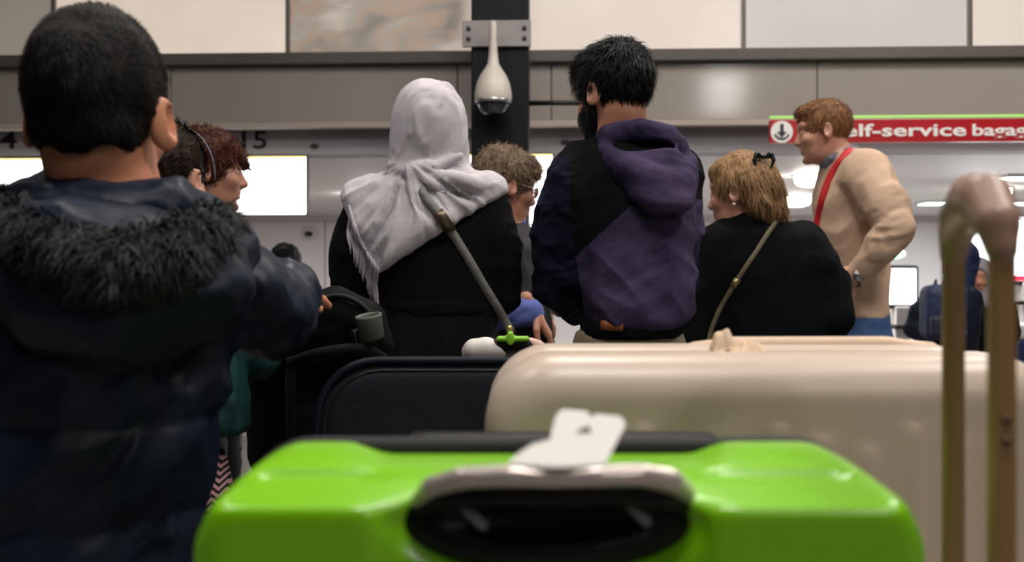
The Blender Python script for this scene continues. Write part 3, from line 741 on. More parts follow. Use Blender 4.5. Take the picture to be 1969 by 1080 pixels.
    # ---- lower body
    def legs(s, cx, hipz, m, shoe, half=.09, r=.085, dd=0.0, yaw=0, hem=.05, name='trousers', waist=None, top=None, mats=None, shoename='shoe', vox=.014):
        t = S(); X = (cx - CX) / FPX * s.D; Y = s.D + dd; R = rotm(yaw)
        g = lambda x, y, z: np.array((X, Y, 0)) + R @ np.array((x, y, z))
        ztop = top if top else hipz + .06
        t.ell(g(0, -.01, hipz), (half + r * .9, r * 1.25, .11), .04, 'u', R)
        wa = (waist or half + r * .8); sw = abs(yaw) > 45
        lr = [(hipz - .04, half + r * .95, r * 1.2), (ztop, wa, r * 1.15)] if not sw else [(hipz - .04, r * 1.2, half + r * .95), (ztop, (waist or r * 1.15), half + r * .8)]
        t.loft([(q[0], X, Y, q[1], q[2]) for q in lr], .03)
        for q in (-1, 1):
            kn = g(q * half * 1.05, .02, hipz * .54); an = g(q * half * 1.15, -.02, hem + .02)
            t.cap(g(q * half, 0, hipz - .02), kn, r * 1.02, r * .74, .03); t.cap(kn, an, r * .74, r * .62, .02)
            b = s.body; b.cap(g(q * half, 0, hipz), kn, r * .8, r * .55, .02); b.cap(kn, g(q * half * 1.15, -.02, .07), r * .52, .04, .02); b.cap(g(q * half * 1.15, -.02, .055), g(q * half * 1.2, .12, .035), .035, .028, .02)
            sh = S(); a = g(q * half * 1.15, -.05, .045); c = g(q * half * 1.25, .14, .04)
            sh.cap(a, c, .044, .038, .02); sh.cap(g(q * half * 1.15, -.03, .05), g(q * half * 1.15, -.02, .10), .045, .045, .02); sh.plane((0, 0, .004), (0, 0, -1)); sh.plane((0, 0, .115), (0, 0, 1))
            V, Q = sh.mesh(.012, smooth=1); s.add(shoename, (V, Q), shoe)
        t.plane((0, 0, hem), (0, 0, -1)); t.plane((0, 0, ztop - .01), (0, 0, 1))
        V, Q = t.mesh(vox, disp=lambda P, N: .006 * folds(P, .09, .09, .05, 3)); s.add(name, (V, Q), m, mats=mats)
        s.body.ell(g(0, 0, hipz), (half + r * .6, r, .1), .03, 'u', R)
        return V, Q
    def torso(s, rows, sc=.82):
        s.body.loft([(z, a, b, c * sc, d * sc) for z, a, b, c, d in rows], .03)
    def arm(s, t, pts, rs, k=.04, body=True, brs=None):
        t.chain(pts, rs, k)
        if body: s.body.chain(pts, brs or [q * .66 for q in rs], .02)
def wr(P, amp, sx, sy, sz, seed=0, sharp=1.0): return amp * folds(P, sx, sy, sz, seed, sharp)
def hairdir(per, whorl=(0, -.06, .11)):
    c = per.h(whorl)
    def f(B, N):
        d = B - c; return d
    return f
def mapping_faces(vq, fn): return fn(vq[0][vq[1]].mean(1)).astype(int)
# ------------------------------------------------------------------ woman in the pale headscarf
M_coat = mat('coat_black', (10, 10, 11), .85, var=.15, vscale=20, bump=.12, bscale=260, spec=.12)
M_scarf = mat('scarf_grey', (200, 194, 199), .9, var=.05, vscale=14, bump=.25, bscale=320, spec=.15)
M_shoe = mat('shoe_black', (16, 15, 15), .5); M_jean = mat('jeans_blue', (52, 82, 126), .8, var=.2, vscale=40, bump=.15, bscale=300)
w = Person('woman seen from behind in a long black coat and pale grey fringed headscarf', 2.68, 832)
P = w.P
w.head(825, 262, 5, -4, 0, .97, neck=P(828, 372), neck_r=.055, ears=0)
rows = w.rows([(345, 800, 862, .05), (372, 730, 920, .085), (395, 702, 945, .105), (440, 692, 955, .118), (510, 704, 948, .122), (592, 722, 940, .115), (660, 708, 950, .13), (800, 690, 970, .16), (1000, 672, 990, .19), (1190, 665, 992, .20)])
w.torso(rows[:7])
coat = S(); coat.loft(rows, .03)
w.arm(coat, [P(712, 405), P(682, 480, .0), P(676, 572, .03), P(735, 640, .24)], [.066, .062, .054, .042], .05)
w.arm(coat, [P(930, 402), P(958, 480, 0), P(958, 568, .03), P(905, 640, .24)], [.066, .062, .056, .042], .05)
def cd_(V, N):
    f = wr(V, .006, .11, .11, .30, 1); low = np.clip((w.P(0, 600)[2] - V[:, 2]) / .2, 0, 1); arm = np.clip((np.abs(V[:, 0] - w.org[0]) - .13) / .05, 0, 1)
    return f * (.5 + low) + arm * .010 * cloth_folds(V, .07, 4, (1, 0, .3), 2.2) + .009 * low * np.sin((V[:, 0] - w.org[0]) * 60 + 2 * noise(V * 6))
coatvq = coat.mesh(.008, smooth=2, disp=cd_); w.add('coat', coatvq, M_coat)
belt = S(); a, b = P(722, 592), P(940, 592); belt.loft([(a[2] - .022, (a[0] + b[0]) / 2, 2.68, .157, .121), (a[2] + .022, (a[0] + b[0]) / 2, 2.68, .157, .121)], .01, cap=.008)
w.add('belt', belt.mesh(.008, smooth=1, disp=lambda V, N: wr(V, .003, .05, .05, .02, 2)), mat('belt_black', (9, 9, 10), .85, var=.1, bump=.1, spec=.08))
# scarf: head wrap, neck roll and shawl over the shoulders, one cloth
sh = S(); sh.loft([(z, a, b, c + .018, d + .02) for z, a, b, c, d in rows[1:6]], .03)
sh.chain([P(712, 405), P(682, 480)], [.082, .075], .05); sh.chain([P(930, 402), P(958, 480)], [.080, .068], .05)
q0, q1 = P(731, 530), P(968, 374); d = q1 - q0; sh.plane(q0, (d[2], 0, -d[0]), .01)
q0, q1 = P(662, 385), P(731, 530); d = q1 - q0; sh.plane(q0, (d[2], 0, -d[0]), .012)
sh.ell(w.h((0, -.016, .030)), np.array((.096, .122, .121)), .03, 'u', w.hR)
sh.loft(w.rows([(250, 758, 894, .10), (290, 752, 899, .108), (320, 748, 900, .108), (342, 738, 908, .105), (362, 705, 932, .11), (385, 690, 950, .115)]), .04, cap=.05)
sh.chain([P(752, 322, -.05), P(790, 330, -.105), P(835, 346, -.118), P(885, 356, -.105), P(925, 362, -.06)], [.012, .016, .018, .017, .012], .014)
sh.chain([P(792, 322, -.11), P(835, 318, -.118), P(885, 300, -.09)], [.010, .012, .008], .014)
sh.chain([P(795, 335, -.112), P(812, 380, -.125), P(850, 420, -.14)], [.016, .014, .008], .02)
EDG = []
for q0, q1 in ((P(731, 530), P(968, 374)), (P(662, 385), P(731, 530))):
    d = (q1 - q0) / np.linalg.norm(q1 - q0); EDG.append((q0, (-d[2], d[0])))
def scd(V, N):
    cx_, cz_ = P(790, 0)[0], P(0, 318)[2]; ang = np.arctan2(V[:, 0] - cx_, cz_ - V[:, 2]); up = np.clip((V[:, 2] - P(0, 335)[2]) / .03, 0, 1); r = np.hypot(V[:, 0] - cx_, cz_ - V[:, 2])
    ray = np.stack([ang * 3.4 + .6 * noise(V * 7), r * 2.2, V[:, 1] * 1.5], 1); rid = (1 - np.abs(noise(ray * 1.3)) * 2.0) * .014 + (1 - np.abs(noise(ray * 3.1 + 4)) * 2.0) * .008
    hd = .011 * cloth_folds(V, .05, 3, (.35, 0, 1), 3.5)
    em = np.minimum.reduce([np.clip(((V[:, 0] - a_[0]) * n_[0] + (V[:, 2] - a_[2]) * n_[1]) / .025, 0, 1) for a_, n_ in EDG])
    return (.25 + .75 * np.maximum(em, up)) * (1 - up) * (rid * np.clip(r / .12, .2, 1.1) + .004 * cloth_folds(V, .06, 5)) + up * hd
shvq = sh.mesh(.0058, smooth=2, disp=scd)
so = w.add('headscarf', shvq, M_scarf)
tr = bvh_of(shvq, coatvq)
FV = []
edge = np.array([(668, 400), (674, 425), (684, 450), (694, 470), (704, 490), (714, 508), (724, 522)])
for t in np.linspace(0, 1, 30):
    k = t * (len(edge) - 1); i = int(min(k, len(edge) - 2)); e0 = edge[i] + (edge[i + 1] - edge[i]) * (k - i)
    L = (58 + 18 * random.random() + 26 * max(0, t - .6) / .4) if t > .25 else 70 + 20 * random.random(); dx = random.uniform(-3, 5)
    pts = [(e0[0] + 3 + dx * s_ + 2 * math.sin(s_ * 7 + t * 9), e0[1] - 6 + L * s_) for s_ in np.linspace(0, 1, 7)]
    FV.append(tube(drape(pts, tr, .006 + .003 * random.random(), 2.62), [.0032, .0035, .003, .0032, .0028, .003, .0016], 5))
fv = join(*FV); obj('fringe', fv[0], fv[1], M_scarf, so, w.org)['kind'] = 'stuff'
w.hand(P(735, 640, .24), (.3, .8, -.3), (1, 0, 0), .9, 30); w.hand(P(905, 640, .24), (-.3, .8, -.3), (-1, 0, 0), .9, 30, -1)
w.legs(832, .80, mat('trousers_black', (14, 14, 15), .8, var=.1), M_shoe, .07, .075)
w.finish(M_skin)
# shoulder bag with its grey strap
bag = empty('shoulder_bag', px(1000, 690, 2.62), 'black shoulder bag on a grey webbing strap across the headscarf woman', 'bag')
bo = np.array(bag.location)
M_strap = mat('strap_grey', (124, 122, 119), .6, var=.15, vscale=60, bump=.3, bscale=200)
path = spline([(803, 352), (822, 384), (851, 420), (890, 480), (930, 548), (962, 600), (984, 640)], 7)
sp = drape(path, bvh_of(shvq, coatvq), .006, 2.5); sp[:4, 1] += np.array((.03, .018, .01, .004))
for _ in range(3): sp[1:-1, 1] = np.minimum(sp[1:-1, 1], (sp[:-2, 1] + 2 * sp[1:-1, 1] + sp[2:, 1]) / 4)
V, F = ribbon(sp, .023, .004); so_ = obj('strap', V, F, M_strap, bag, bo)
i = int(len(path) * .34); V, F = ribbon(sp[i - 2:i + 4], .030, .009); obj('strap_slider', V, F, mat('slider_brass', (120, 104, 84), .35, metal=.7), so_, bo)
M_bagb = mat('bag_black', (17, 16, 16), .5, bump=.1)
V, F = tube([sp[-1] + np.array((0, .0, .012)), sp[-1] + np.array((.004, .002, -.02))], .010, 10); obj('buckle', V, F, mat('buckle_dark', (70, 56, 46), .4, metal=.5), so_, bo)
t = S(); c = bo + np.array((.0, .05, -.10)); t.box(c - np.array((.10, .035, .09)), c + np.array((.10, .035, .09)), .025); obj('bag_body', *t.mesh(.01), M_bagb, bag, bo)

# ------------------------------------------------------------------ man in the hooded jacket
M_purple = mat('hoodie_purple', (40, 35, 58), .9, var=.35, vscale=9, col2=(78, 65, 94), bump=.35, bscale=140, spec=.15)
M_navy = mat('hoodie_navy', (18, 19, 38), .85, var=.25, vscale=10, bump=.3, bscale=150, spec=.12)
M_yoke = mat('hoodie_black', (11, 11, 14), .85, var=.15, bump=.3, bscale=150, spec=.12)
M_khaki = mat('trousers_khaki', (128, 114, 92), .8, var=.12, vscale=20, bump=.2, bscale=240)
w = Person('dark-haired bearded man in a navy and purple hooded jacket, head turned left', 2.67, 1208); P = w.P
w.head(1180, 186, 40, -12, 0, 1.06, neck=P(1196, 275), neck_r=.062, ears=1.0)
rows = w.rows([(238, 1160, 1235, .06), (262, 1135, 1262, .075), (300, 1108, 1308, .10), (345, 1090, 1326, .122), (420, 1088, 1332, .135), (500, 1095, 1336, .138), (560, 1108, 1338, .136), (608, 1118, 1334, .132), (628, 1116, 1318, .128)])
w.torso(rows[1:])
t = S(); t.loft(rows[1:], .03, cap=.025)
w.arm(t, [P(1112, 335, .0), P(1078, 440, .01), P(1072, 535, .04), P(1100, 590, .26)], [.075, .068, .060, .045], .06)
w.arm(t, [P(1300, 330, .04), P(1310, 440, .09), P(1300, 540, .14), P(1220, 580, .32)], [.072, .062, .056, .045], .06)
def jd(V, N):
    x = (V[:, 0] / 2.67 * FPX + CX); y = CY - (V[:, 2] - CAMZ) / 2.67 * FPX
    low = np.clip((y - 480) / 100, 0, 1); arm = np.clip((1125 - x) / 25, 0, 1)
    diag = V[:, 0] * .8 + V[:, 2] * .9
    f = .012 * (1 - np.abs(noise(np.stack([diag * 16, V[:, 1] * 6, V[:, 2] * 5], 1))) * 1.7) * (.35 + .65 * low)
    return f + arm * .016 * cloth_folds(V, .085, 3, (1, .4, .35), 2.0) + .009 * cloth_folds(V, .10, 6, (.8, 0, .6), 2.2) - .004
jv = t.mesh(.0044, smooth=2, disp=jd)
def jm(C):
    x = (C[:, 0] / C[:, 1] * FPX + CX); y = CY - (C[:, 2] - CAMZ) / C[:, 1] * FPX
    seam = np.interp(x, [1095, 1120, 1225, 1250, 1345], [505, 480, 384, 376, 384])
    r = np.where(y > seam, 0, 2); r = np.where((x < 1105 + np.clip((y - 480) * .16, -10, 30)) & (y > 300), 1, r)
    r = np.where(C[:, 1] > 2.75, np.where(y > 384, 1, 2), r); return r
w.add('hooded_jacket', jv, M_purple, mats=[M_purple, M_navy, M_yoke], fidx=mapping_faces(jv, jm))
hd = S()
hd.chain([P(1150, 285, .03), P(1172, 262, -.05), P(1230, 250, -.085), P(1285, 262, -.07), P(1305, 290, .0)], [.024, .03, .032, .032, .03], .025)
hd.chain([P(1160, 292, -.06), P(1205, 322, -.125), P(1262, 352, -.15), P(1312, 348, -.11), P(1318, 318, -.03)], [.026, .032, .034, .032, .03], .022)
hd.chain([P(1195, 330, -.11), P(1255, 384, -.155), P(1306, 384, -.135), P(1318, 350, -.07)], [.028, .036, .036, .028], .022)
hd.ell(P(1262, 335, -.09), (.085, .05, .085), .03)
hd.ell(P(1252, 286, -.085), (.055, .03, .02), .02, 's')
hv = hd.mesh(.0056, smooth=2, disp=lambda V, N: .010 * cloth_folds(V, .07, 12, (1, 0, -.25), 2.6) - .002); w.add('hood', hv, M_purple)
ts = S(); ts.loft(w.rows([(600, 1120, 1320, .122), (648, 1114, 1312, .124)]), .02, cap=.012); w.add('shirt_hem', ts.mesh(.009, disp=lambda V, N: wr(V, .004, .05, .05, .1, 2)), M_yoke)
tr = bvh_of(ts.mesh(.012)); pp = drape([(1155, 625), (1165, 626), (1176, 626), (1187, 626), (1198, 627)], tr, .007, 2.54); V, F = ribbon(pp, .026, .003); obj('belt_patch', V, F, mat('leather_orange', (142, 78, 40), .5, var=.15), w.root, w.org)
hipz = P(0, 735)[2]
w.legs(1210, hipz, M_khaki, M_shoe, .085, .088, top=P(0, 642)[2] + .03, waist=.143)
w.hand(P(1100, 590, .26), (.7, .6, .1), (0, .3, 1), .95, 35); w.hand(P(1220, 580, .32), (-.5, .6, .1), (0, .3, 1), .95, 35, -1)
# short black hair, thick on top, and beard
t = w.hair_s((.086, .108, .104), (0, -.016, .040)); t.ell(w.h((0, .03, .095)), np.array((.07, .072, .045)) * 1.06, .02, 'u', w.hR); t.ell(w.h((0, .075, .065)), (.05, .035, .042), .02, 'u', w.hR)
w.cut_face(t, (0, .115, -.065), (.09, .07, .11)); w.cut_below(t, -.058)
for q in (-1, 1): t.ell(w.h((q * .09, .018, -.038)), (.035, .036, .05), .008, 's', w.hR)
hairv = t.mesh(.006, smooth=1, disp=lambda V, N: wr(V, .005, .02, .02, .03, 1)); ho = w.add('hair', hairv, H_black)
sv_, sf = strands(hairv[0], hairv[1], 5000, hairdir(w), .03, .0011, .006, .012, keep=None); obj('hair_strands', sv_, sf, H_black, ho, w.org)['kind'] = 'stuff'
t = S(); t.ell(w.h((0, .036, -.072)), np.array((.057, .062, .052)) * 1.06, .01, 'u', w.hR); t.ell(w.h((0, .075, -.10)), (.026, .022, .026), .02, 'u', w.hR); t.chain([w.h((-.072, .012, .0)), w.h((-.066, .02, -.05)), w.h((-.045, .05, -.095)), w.h((0, .075, -.11)), w.h((.045, .05, -.095)), w.h((.066, .02, -.05)), w.h((.072, .012, .0))], [.008, .014, .02, .022, .02, .014, .008], .02); t.plane(w.h((0, 0, -.02)), w.hR @ np.array((0, -.5, 1.0))) if False else None
[t.ell(w.h((q * .052, .048, -.05)), (.022, .036, .042), .012, 'u', w.hR) for q in (-1, 1)]; t.ell(w.h((0, .1, -.05)), (.028, .03, .016), .008, 's', w.hR)
w.add('beard', t.mesh(.006, smooth=1, disp=lambda V, N: wr(V, .003, .015, .015, .015, 1)), H_black)
w.finish(M_skin_m); w.eyes()
# ------------------------------------------------------------------ blonde woman in black
M_knit = mat('sweater_black', (11, 11, 13), .9, var=.12, vscale=30, bump=.35, bscale=300, spec=.12)
w = Person('blonde woman in a black sweater with her hair half clipped up, face turned left', 3.15, 1475); P = w.P
w.head(1424, 372, 58, -6, 0, .98, neck=P(1440, 452), neck_r=.052)
rows = w.rows([(418, 1405, 1492, .06), (432, 1390, 1512, .075), (455, 1372, 1548, .10), (500, 1360, 1570, .12), (580, 1358, 1570, .13), (660, 1352, 1575, .14), (740, 1350, 1578, .145)])
w.torso(rows)
t = S(); t.loft(rows, .03)
t.cap(P(1440, 428), P(1448, 452), .064, .075, .03)
w.arm(t, [P(1380, 470), P(1352, 560), P(1338, 650), P(1345, 700, .2)], [.068, .062, .056, .045], .06)
w.arm(t, [P(1545, 472), P(1588, 545), P(1600, 608, -.03), P(1585, 668, .05)], [.075, .070, .062, .045], .06)
kv = t.mesh(.0075, smooth=2, disp=lambda V, N: .010 * cloth_folds(V, .09, 2, (.3, 0, 1), 2.0)); w.add('sweater', kv, M_knit)
w.hand(P(1583, 660, .06), (-.1, .25, -1), (-1, 0, 0), .9, 25); w.hand(P(1345, 700, .2), (.2, .8, -.4), (1, 0, 0), .9, 30, -1)
w.legs(1465, P(0, 800)[2], mat('trousers_dark', (22, 22, 26), .8, var=.1), M_shoe, .085, .09, top=P(0, 730)[2])
t = w.hair_s((.083, .106, .100)); t.ell(w.h((0, .045, .080)), (.062, .05, .034), .02, 'u', w.hR)
w.cut_face(t, (0, .112, -.06), (.092, .072, .118)); w.cut_below(t, -.06)
for q in (-1, 1): t.ell(w.h((q * .088, .02, -.035)), (.036, .046, .055), .008, 's', w.hR)
t.chain([P(1462, 318, -.02), P(1478, 350, -.05), P(1490, 390, -.05), P(1496, 425, -.03)], [.030, .036, .033, .018], .03)
t.chain([P(1440, 340, -.07), P(1456, 382, -.085), P(1474, 420, -.06)], [.028, .030, .014], .03)
t.chain([P(1470, 330, .02), P(1488, 370, .02), P(1500, 418, .0)], [.03, .032, .018], .03)
def hb(V, N): return .006 * cloth_folds(V, .028, 4, (.25, 0, -1), 4.0)
hv = t.mesh(.005, smooth=1, disp=hb); ho = w.add('hair', hv, H_blond)
sv_, sf = strands(hv[0], hv[1], 5000, lambda B, N: np.stack([.25 + 0 * B[:, 0], 0 * B[:, 0], -1 + 0 * B[:, 0]], 1), .05, .0012, .005, .15, keep=lambda c: c[:, 2] < w.h((0, 0, .06))[2]); obj('hair_strands', sv_, sf, H_blond, ho, w.org)['kind'] = 'stuff'
cl = S(); c = P(1467, 309, -.078)
for a in (-1, 1):
    cl.chain([c + np.array((a * .006, 0, .014)), c + np.array((a * .022, -.010, .020)), c + np.array((a * .030, -.014, .0)), c + np.array((a * .022, -.008, -.026))], [.007, .008, .0065, .003], .004)
cl.cap(c + np.array((-.014, -.004, .012)), c + np.array((.014, -.004, .012)), .007, .007, .006)
w.add('claw_clip', cl.mesh(.0032), mat('clip_black', (14, 13, 13), .25))
er = S(); er.ell(w.h((-.092, -.006, -.042)), .0065, .002); w.add('earring', er.mesh(.003), mat('earring_pearl', (235, 215, 205), .15, metal=.3))
w.finish(M_skin); w.eyes()
bag = empty('crossbody_bag', px(1395, 705, 2.98), 'dark crossbody bag on an olive strap over the black sweater', 'bag'); bo = np.array(bag.location)
path = spline([(1494, 424), (1478, 446), (1455, 482), (1428, 522), (1400, 566), (1380, 602), (1366, 640), (1360, 680)], 6)
sp = drape(path, bvh_of(kv), .006, 2.98); V, F = ribbon(sp, .014, .004); st = obj('strap', V, F, mat('strap_olive', (108, 98, 76), .6, var=.1), bag, bo)
i = int(len(path) * .48); V, F = ribbon(sp[i:i + 3], .02, .008); obj('strap_slider', V, F, mat('slider_gold', (150, 130, 96), .35, metal=.7), st, bo)
t = S(); t.box(bo + np.array((-.11, -.06, -.12)), bo + np.array((.06, -.01, .03)), .02); obj('bag_body', *t.mesh(.01), mat('bag_olive', (40, 36, 30), .5, bump=.1), bag, bo)

# ------------------------------------------------------------------ man in the cream sweatshirt
M_cream = mat('sweatshirt_cream', (196, 167, 143), .85, var=.06, vscale=18, bump=.25, bscale=260, spec=.15)
w = Person('sandy-haired man in a cream sweatshirt and red lanyard, hand on hip, facing left', 3.9, 1650); P = w.P
w.head(1583, 255, 78, -7, 0, 1.0, neck=P(1622, 322), neck_r=.060, nose=1.05, jaw=1.08)
rows = w.rows([(285, 1588, 1645, .06), (300, 1585, 1672, .11), (330, 1580, 1694, .15), (380, 1566, 1702, .165), (450, 1566, 1703, .16), (530, 1580, 1704, .155), (580, 1598, 1704, .155), (612, 1602, 1704, .158)])
w.torso(rows)
t = S(); t.loft(rows, .03, cap=.02)
w.arm(t, [P(1664, 335, -.15), P(1700, 390, -.25), P(1722, 436, -.30), P(1692, 478, -.28), P(1650, 526, -.21)], [.095, .080, .064, .056, .043], .022, brs=[.05, .048, .042, .036, .03])
w.arm(t, [P(1660, 335, .17), P(1668, 430, .22), P(1660, 520, .24), P(1630, 560, .2)], [.085, .07, .06, .045], .05)
def cm(V, N):
    x = (V[:, 0] / V[:, 1] * FPX + CX); y = CY - (V[:, 2] - CAMZ) / V[:, 1] * FPX
    el = np.exp(-((x - 1700) / 40) ** 2 - ((y - 450) / 60) ** 2) * (V[:, 1] < 3.82)
    return .010 * cloth_folds(V, .10, 2, (.6, 0, 1), 2.2) + el * .022 * cloth_folds(V, .06, 7, (1, 0, .45), 3.0)
cv = t.mesh(.0075, smooth=2, disp=cm); w.add('sweatshirt', cv, M_cream)
sh = S(); sh.chain([P(1592, 318, -.03), P(1600, 305, -.062), P(1625, 290, -.066), P(1645, 288, -.01)], .014, .01); sh.cap(P(1605, 300), P(1624, 312), .068, .074, .02); sh.plane(P(1610, 290), (-.5, 0, 1)); w.add('shirt_collar', sh.mesh(.007, disp=lambda V, N: wr(V, .003, .03, .03, .03, 1)), mat('collar_bluegrey', (118, 122, 136), .7, spec=.15))
tr = bvh_of(cv, sh.mesh(.01)); la = drape(spline([(1634, 284), (1622, 302), (1604, 326), (1588, 360), (1577, 400), (1570, 440), (1566, 470)], 6), tr, .008, 3.75); V, F = ribbon(la, .028, .004, side=(-.6, -.8, 0)); obj('lanyard', V, F, mat('lanyard_red', (186, 22, 28), .6), w.root, w.org)
w.hand(P(1654, 522, -.21), (-1, -.05, -.35), (0, 1, -.1), 1.0, 18, 1)
w.hand(P(1630, 560, .2), (-.6, .2, -.8), (1, 0, 0), 1.0, 25)
wt = S(); c = P(1645, 532, -.21); d = np.array((-.85, 0, -.5)); V, F = tube([c - d * .014, c + d * .014], .038, 20, False); wo = obj('watch_strap', V, F, mat('watch_black', (16, 16, 18), .4), w.root, w.org)
V, F = lathe([(.001, .012), (.021, .012), (.022, .0), (.018, -.004)], 18); V = V[:, [0, 2, 1]] * np.array((1, -1, 1)) + c + np.array((-.004, -.04, .004)); obj('watch_face', V, F, mat('watch_steel', (150, 150, 152), .2, metal=.8), wo, w.org)
w.legs(1654, P(0, 672)[2], M_jean, M_shoe, .085, .088, yaw=90, top=P(0, 606)[2] + .03, waist=.10)
t = w.hair_s((.080, .102, .094)); t.ell(w.h((0, .035, .088)), (.062, .060, .034), .02, 'u', w.hR); w.cut_face(t, (0, .118, -.06), (.1, .074, .122)); w.cut_below(t, -.062)
for q in (-1, 1): t.ell(w.h((q * .088, .022, -.045)), (.034, .036, .058), .008, 's', w.hR)
hv = t.mesh(.006, smooth=1, disp=lambda V, N: .004 * cloth_folds(V, .025, 4)); ho = w.add('hair', hv, H_sand)
sv_, sf = strands(hv[0], hv[1], 3000, hairdir(w), .025, .0012, .004, .01); obj('hair_strands', sv_, sf, H_sand, ho, w.org)['kind'] = 'stuff'
w.finish(M_skin); w.eyes()

# ------------------------------------------------------------------ red-haired woman
w = Person('woman with short curly red-brown hair in profile before the bright screen', 3.0, 395); P = w.P
w.head(402, 333, -74, -2, 0, .98, neck=P(388, 425), neck_r=.054, nose=1.15)
rows = w.rows([(412, 372, 428, .06), (428, 345, 450, .12), (460, 325, 462, .16), (540, 322, 470, .165), (640, 325, 465, .16), (720, 315, 470, .17)])
w.torso(rows); t = S(); t.loft(rows, .03)
w.arm(t, [P(385, 455, -.16), P(375, 540, -.2), P(380, 620, -.18), P(470, 650, -.1)], [.07, .06, .052, .042], .05); w.arm(t, [P(385, 455, .16), P(375, 540, .2), P(385, 620, .18), P(470, 650, .1)], [.07, .06, .052, .042], .05)
w.add('blouse', t.mesh(.009, disp=lambda V, N: .008 * cloth_folds(V, .09, 2)), mat('blouse_pale', (168, 174, 196), .8, var=.05, spec=.15))
w.hand(P(470, 650, -.1), (.9, .2, -.2), (0, 0, -1), .92, 25); w.hand(P(470, 650, .1), (.9, -.2, -.2), (0, 0, -1), .92, 25, -1)
w.legs(392, P(0, 760)[2], mat('trousers_dark', (22, 22, 26), .8), M_shoe, .08, .09, yaw=-90, top=P(0, 700)[2])
t = w.hair_s((.090, .108, .104), (0, -.022, .038)); t.ell(w.h((0, .03, .084)), (.066, .056, .032), .02, 'u', w.hR); t.ell(w.h((0, .086, .050)), (.05, .022, .024), .02, 'u', w.hR); t.ell(w.h((-.03, .106, .026)), (.022, .013, .022), .012, 'u', w.hR)
w.cut_face(t, (0, .110, -.075), (.1, .072, .112)); w.cut_below(t, -.085)
for q in (-1, 1): t.ell(w.h((q * .09, .045, -.055)), (.034, .036, .055), .01, 's', w.hR)
t.ell(w.h((0, -.075, -.035)), (.07, .045, .05), .03, 'u', w.hR)
hv = t.mesh(.006, smooth=1, disp=lambda V, N: .009 * cloth_folds(V, .035, 4)); ho = w.add('hair', hv, H_red)
sv_, sf = strands(hv[0], hv[1], 2500, hairdir(w, (0, -.03, .12)), .03, .0013, .006, .35); obj('hair_strands', sv_, sf, H_red, ho, w.org)['kind'] = 'stuff'
w.finish(M_skin_m); w.eyes()

# ------------------------------------------------------------------ woman with glasses
M_lilac = mat('shirt_lilac', (92, 104, 168), .8, var=.1, vscale=20, spec=.15, bump=.1); M_shawl = mat('vest_grey', (62, 60, 62), .85, var=.2, vscale=18, bump=.3, bscale=160, spec=.12)
w = Person('grey-haired woman with glasses and lilac sleeves leaning forward beside the headscarf woman', 3.35, 985); P = w.P
w.head(972, 362, -68, -10, 0, 1.0, neck=P(972, 452), neck_r=.052, nose=1.05)
rows = w.rows([(428, 942, 1004, .06), (444, 928, 1024, .12), (480, 934, 1054, .16), (560, 940, 1062, .165), (650, 936, 1066, .16), (720, 930, 1066, .17)])
w.torso(rows); t = S(); t.loft(rows, .03); vv = t.mesh(.008, disp=lambda V, N: .013 * cloth_folds(V, .10, 2, (.5, 0, -1), 2.5)); w.add('grey_shawl', vv, M_shawl)
t = S(); t.chain([P(978, 432, -.03), P(1000, 430, .0), P(985, 440, .05), P(958, 430, .02), P(962, 432, -.04), P(978, 432, -.03)], .022, .012); w.add('shirt_collar', t.mesh(.008), M_lilac)
t = S(); w.arm(t, [P(958, 470, -.15), P(960, 530, -.2), P(958, 600, -.2), P(1022, 600, -.16)], [.062, .056, .050, .042], .03); w.add('sleeve', t.mesh(.008, disp=lambda V, N: .009 * cloth_folds(V, .06, 3, (1, 0, .5), 2)), M_lilac)
t = S(); w.arm(t, [P(985, 470, .16), P(985, 540, .18), P(985, 575, .16), P(1030, 572, .02)], [.062, .056, .05, .042], .03); w.add('sleeve', t.mesh(.009, disp=lambda V, N: .007 * cloth_folds(V, .06, 5)), M_lilac)
w.hand(P(1026, 600, -.16), (.55, .1, -.85), (-.75, 0, -.5), 1.0, 22, -1); w.hand(P(1026, 572, .02), (.6, -.1, -.75), (-.7, 0, -.5), 1.0, 25, 1)
w.legs(990, P(0, 760)[2], mat('trousers_dark', (22, 22, 26), .8), M_shoe, .08, .09, yaw=-80, top=P(0, 700)[2])
t = w.hair_s((.086, .110, .104), (0, -.016, .040)); t.ell(w.h((0, .045, .090)), (.064, .056, .036), .02, 'u', w.hR); t.ell(w.h((0, .085, .070)), (.046, .028, .026), .02, 'u', w.hR)
w.cut_face(t, (0, .112, -.065), (.1, .07, .112)); w.cut_below(t, -.075)
for q in (-1, 1): t.ell(w.h((q * .09, .04, -.05)), (.034, .034, .05), .01, 's', w.hR)
hv = t.mesh(.006, smooth=1, disp=lambda V, N: .007 * cloth_folds(V, .035, 9)); ho = w.add('hair', hv, H_grey)
sv_, sf = strands(hv[0], hv[1], 2500, hairdir(w, (0, -.05, .11)), .035, .0013, .005, .2); obj('hair_strands', sv_, sf, H_grey, ho, w.org)['kind'] = 'stuff'
gl = []
for q in (-1, 1):
    c = np.array((q * .032, .101, .002)); gl.append(tube([w.h(c + np.array((.022 * math.cos(a), -.004 * abs(math.cos(a)), .017 * math.sin(a)))) for a in np.linspace(0, 2 * math.pi, 20)], .0016, 5, False)); gl.append(tube([w.h((q * .054, .098, .006)), w.h((q * .076, .07, .008)), w.h((q * .08, -.005, .012))], .0016, 5))
gl.append(tube([w.h((-.011, .102, .006)), w.h((.011, .102, .006))], .0016, 5)); g = join(*gl); go = obj('glasses', g[0], g[1], mat('glasses_metal', (170, 165, 160), .25, metal=.8), w.root, w.org)
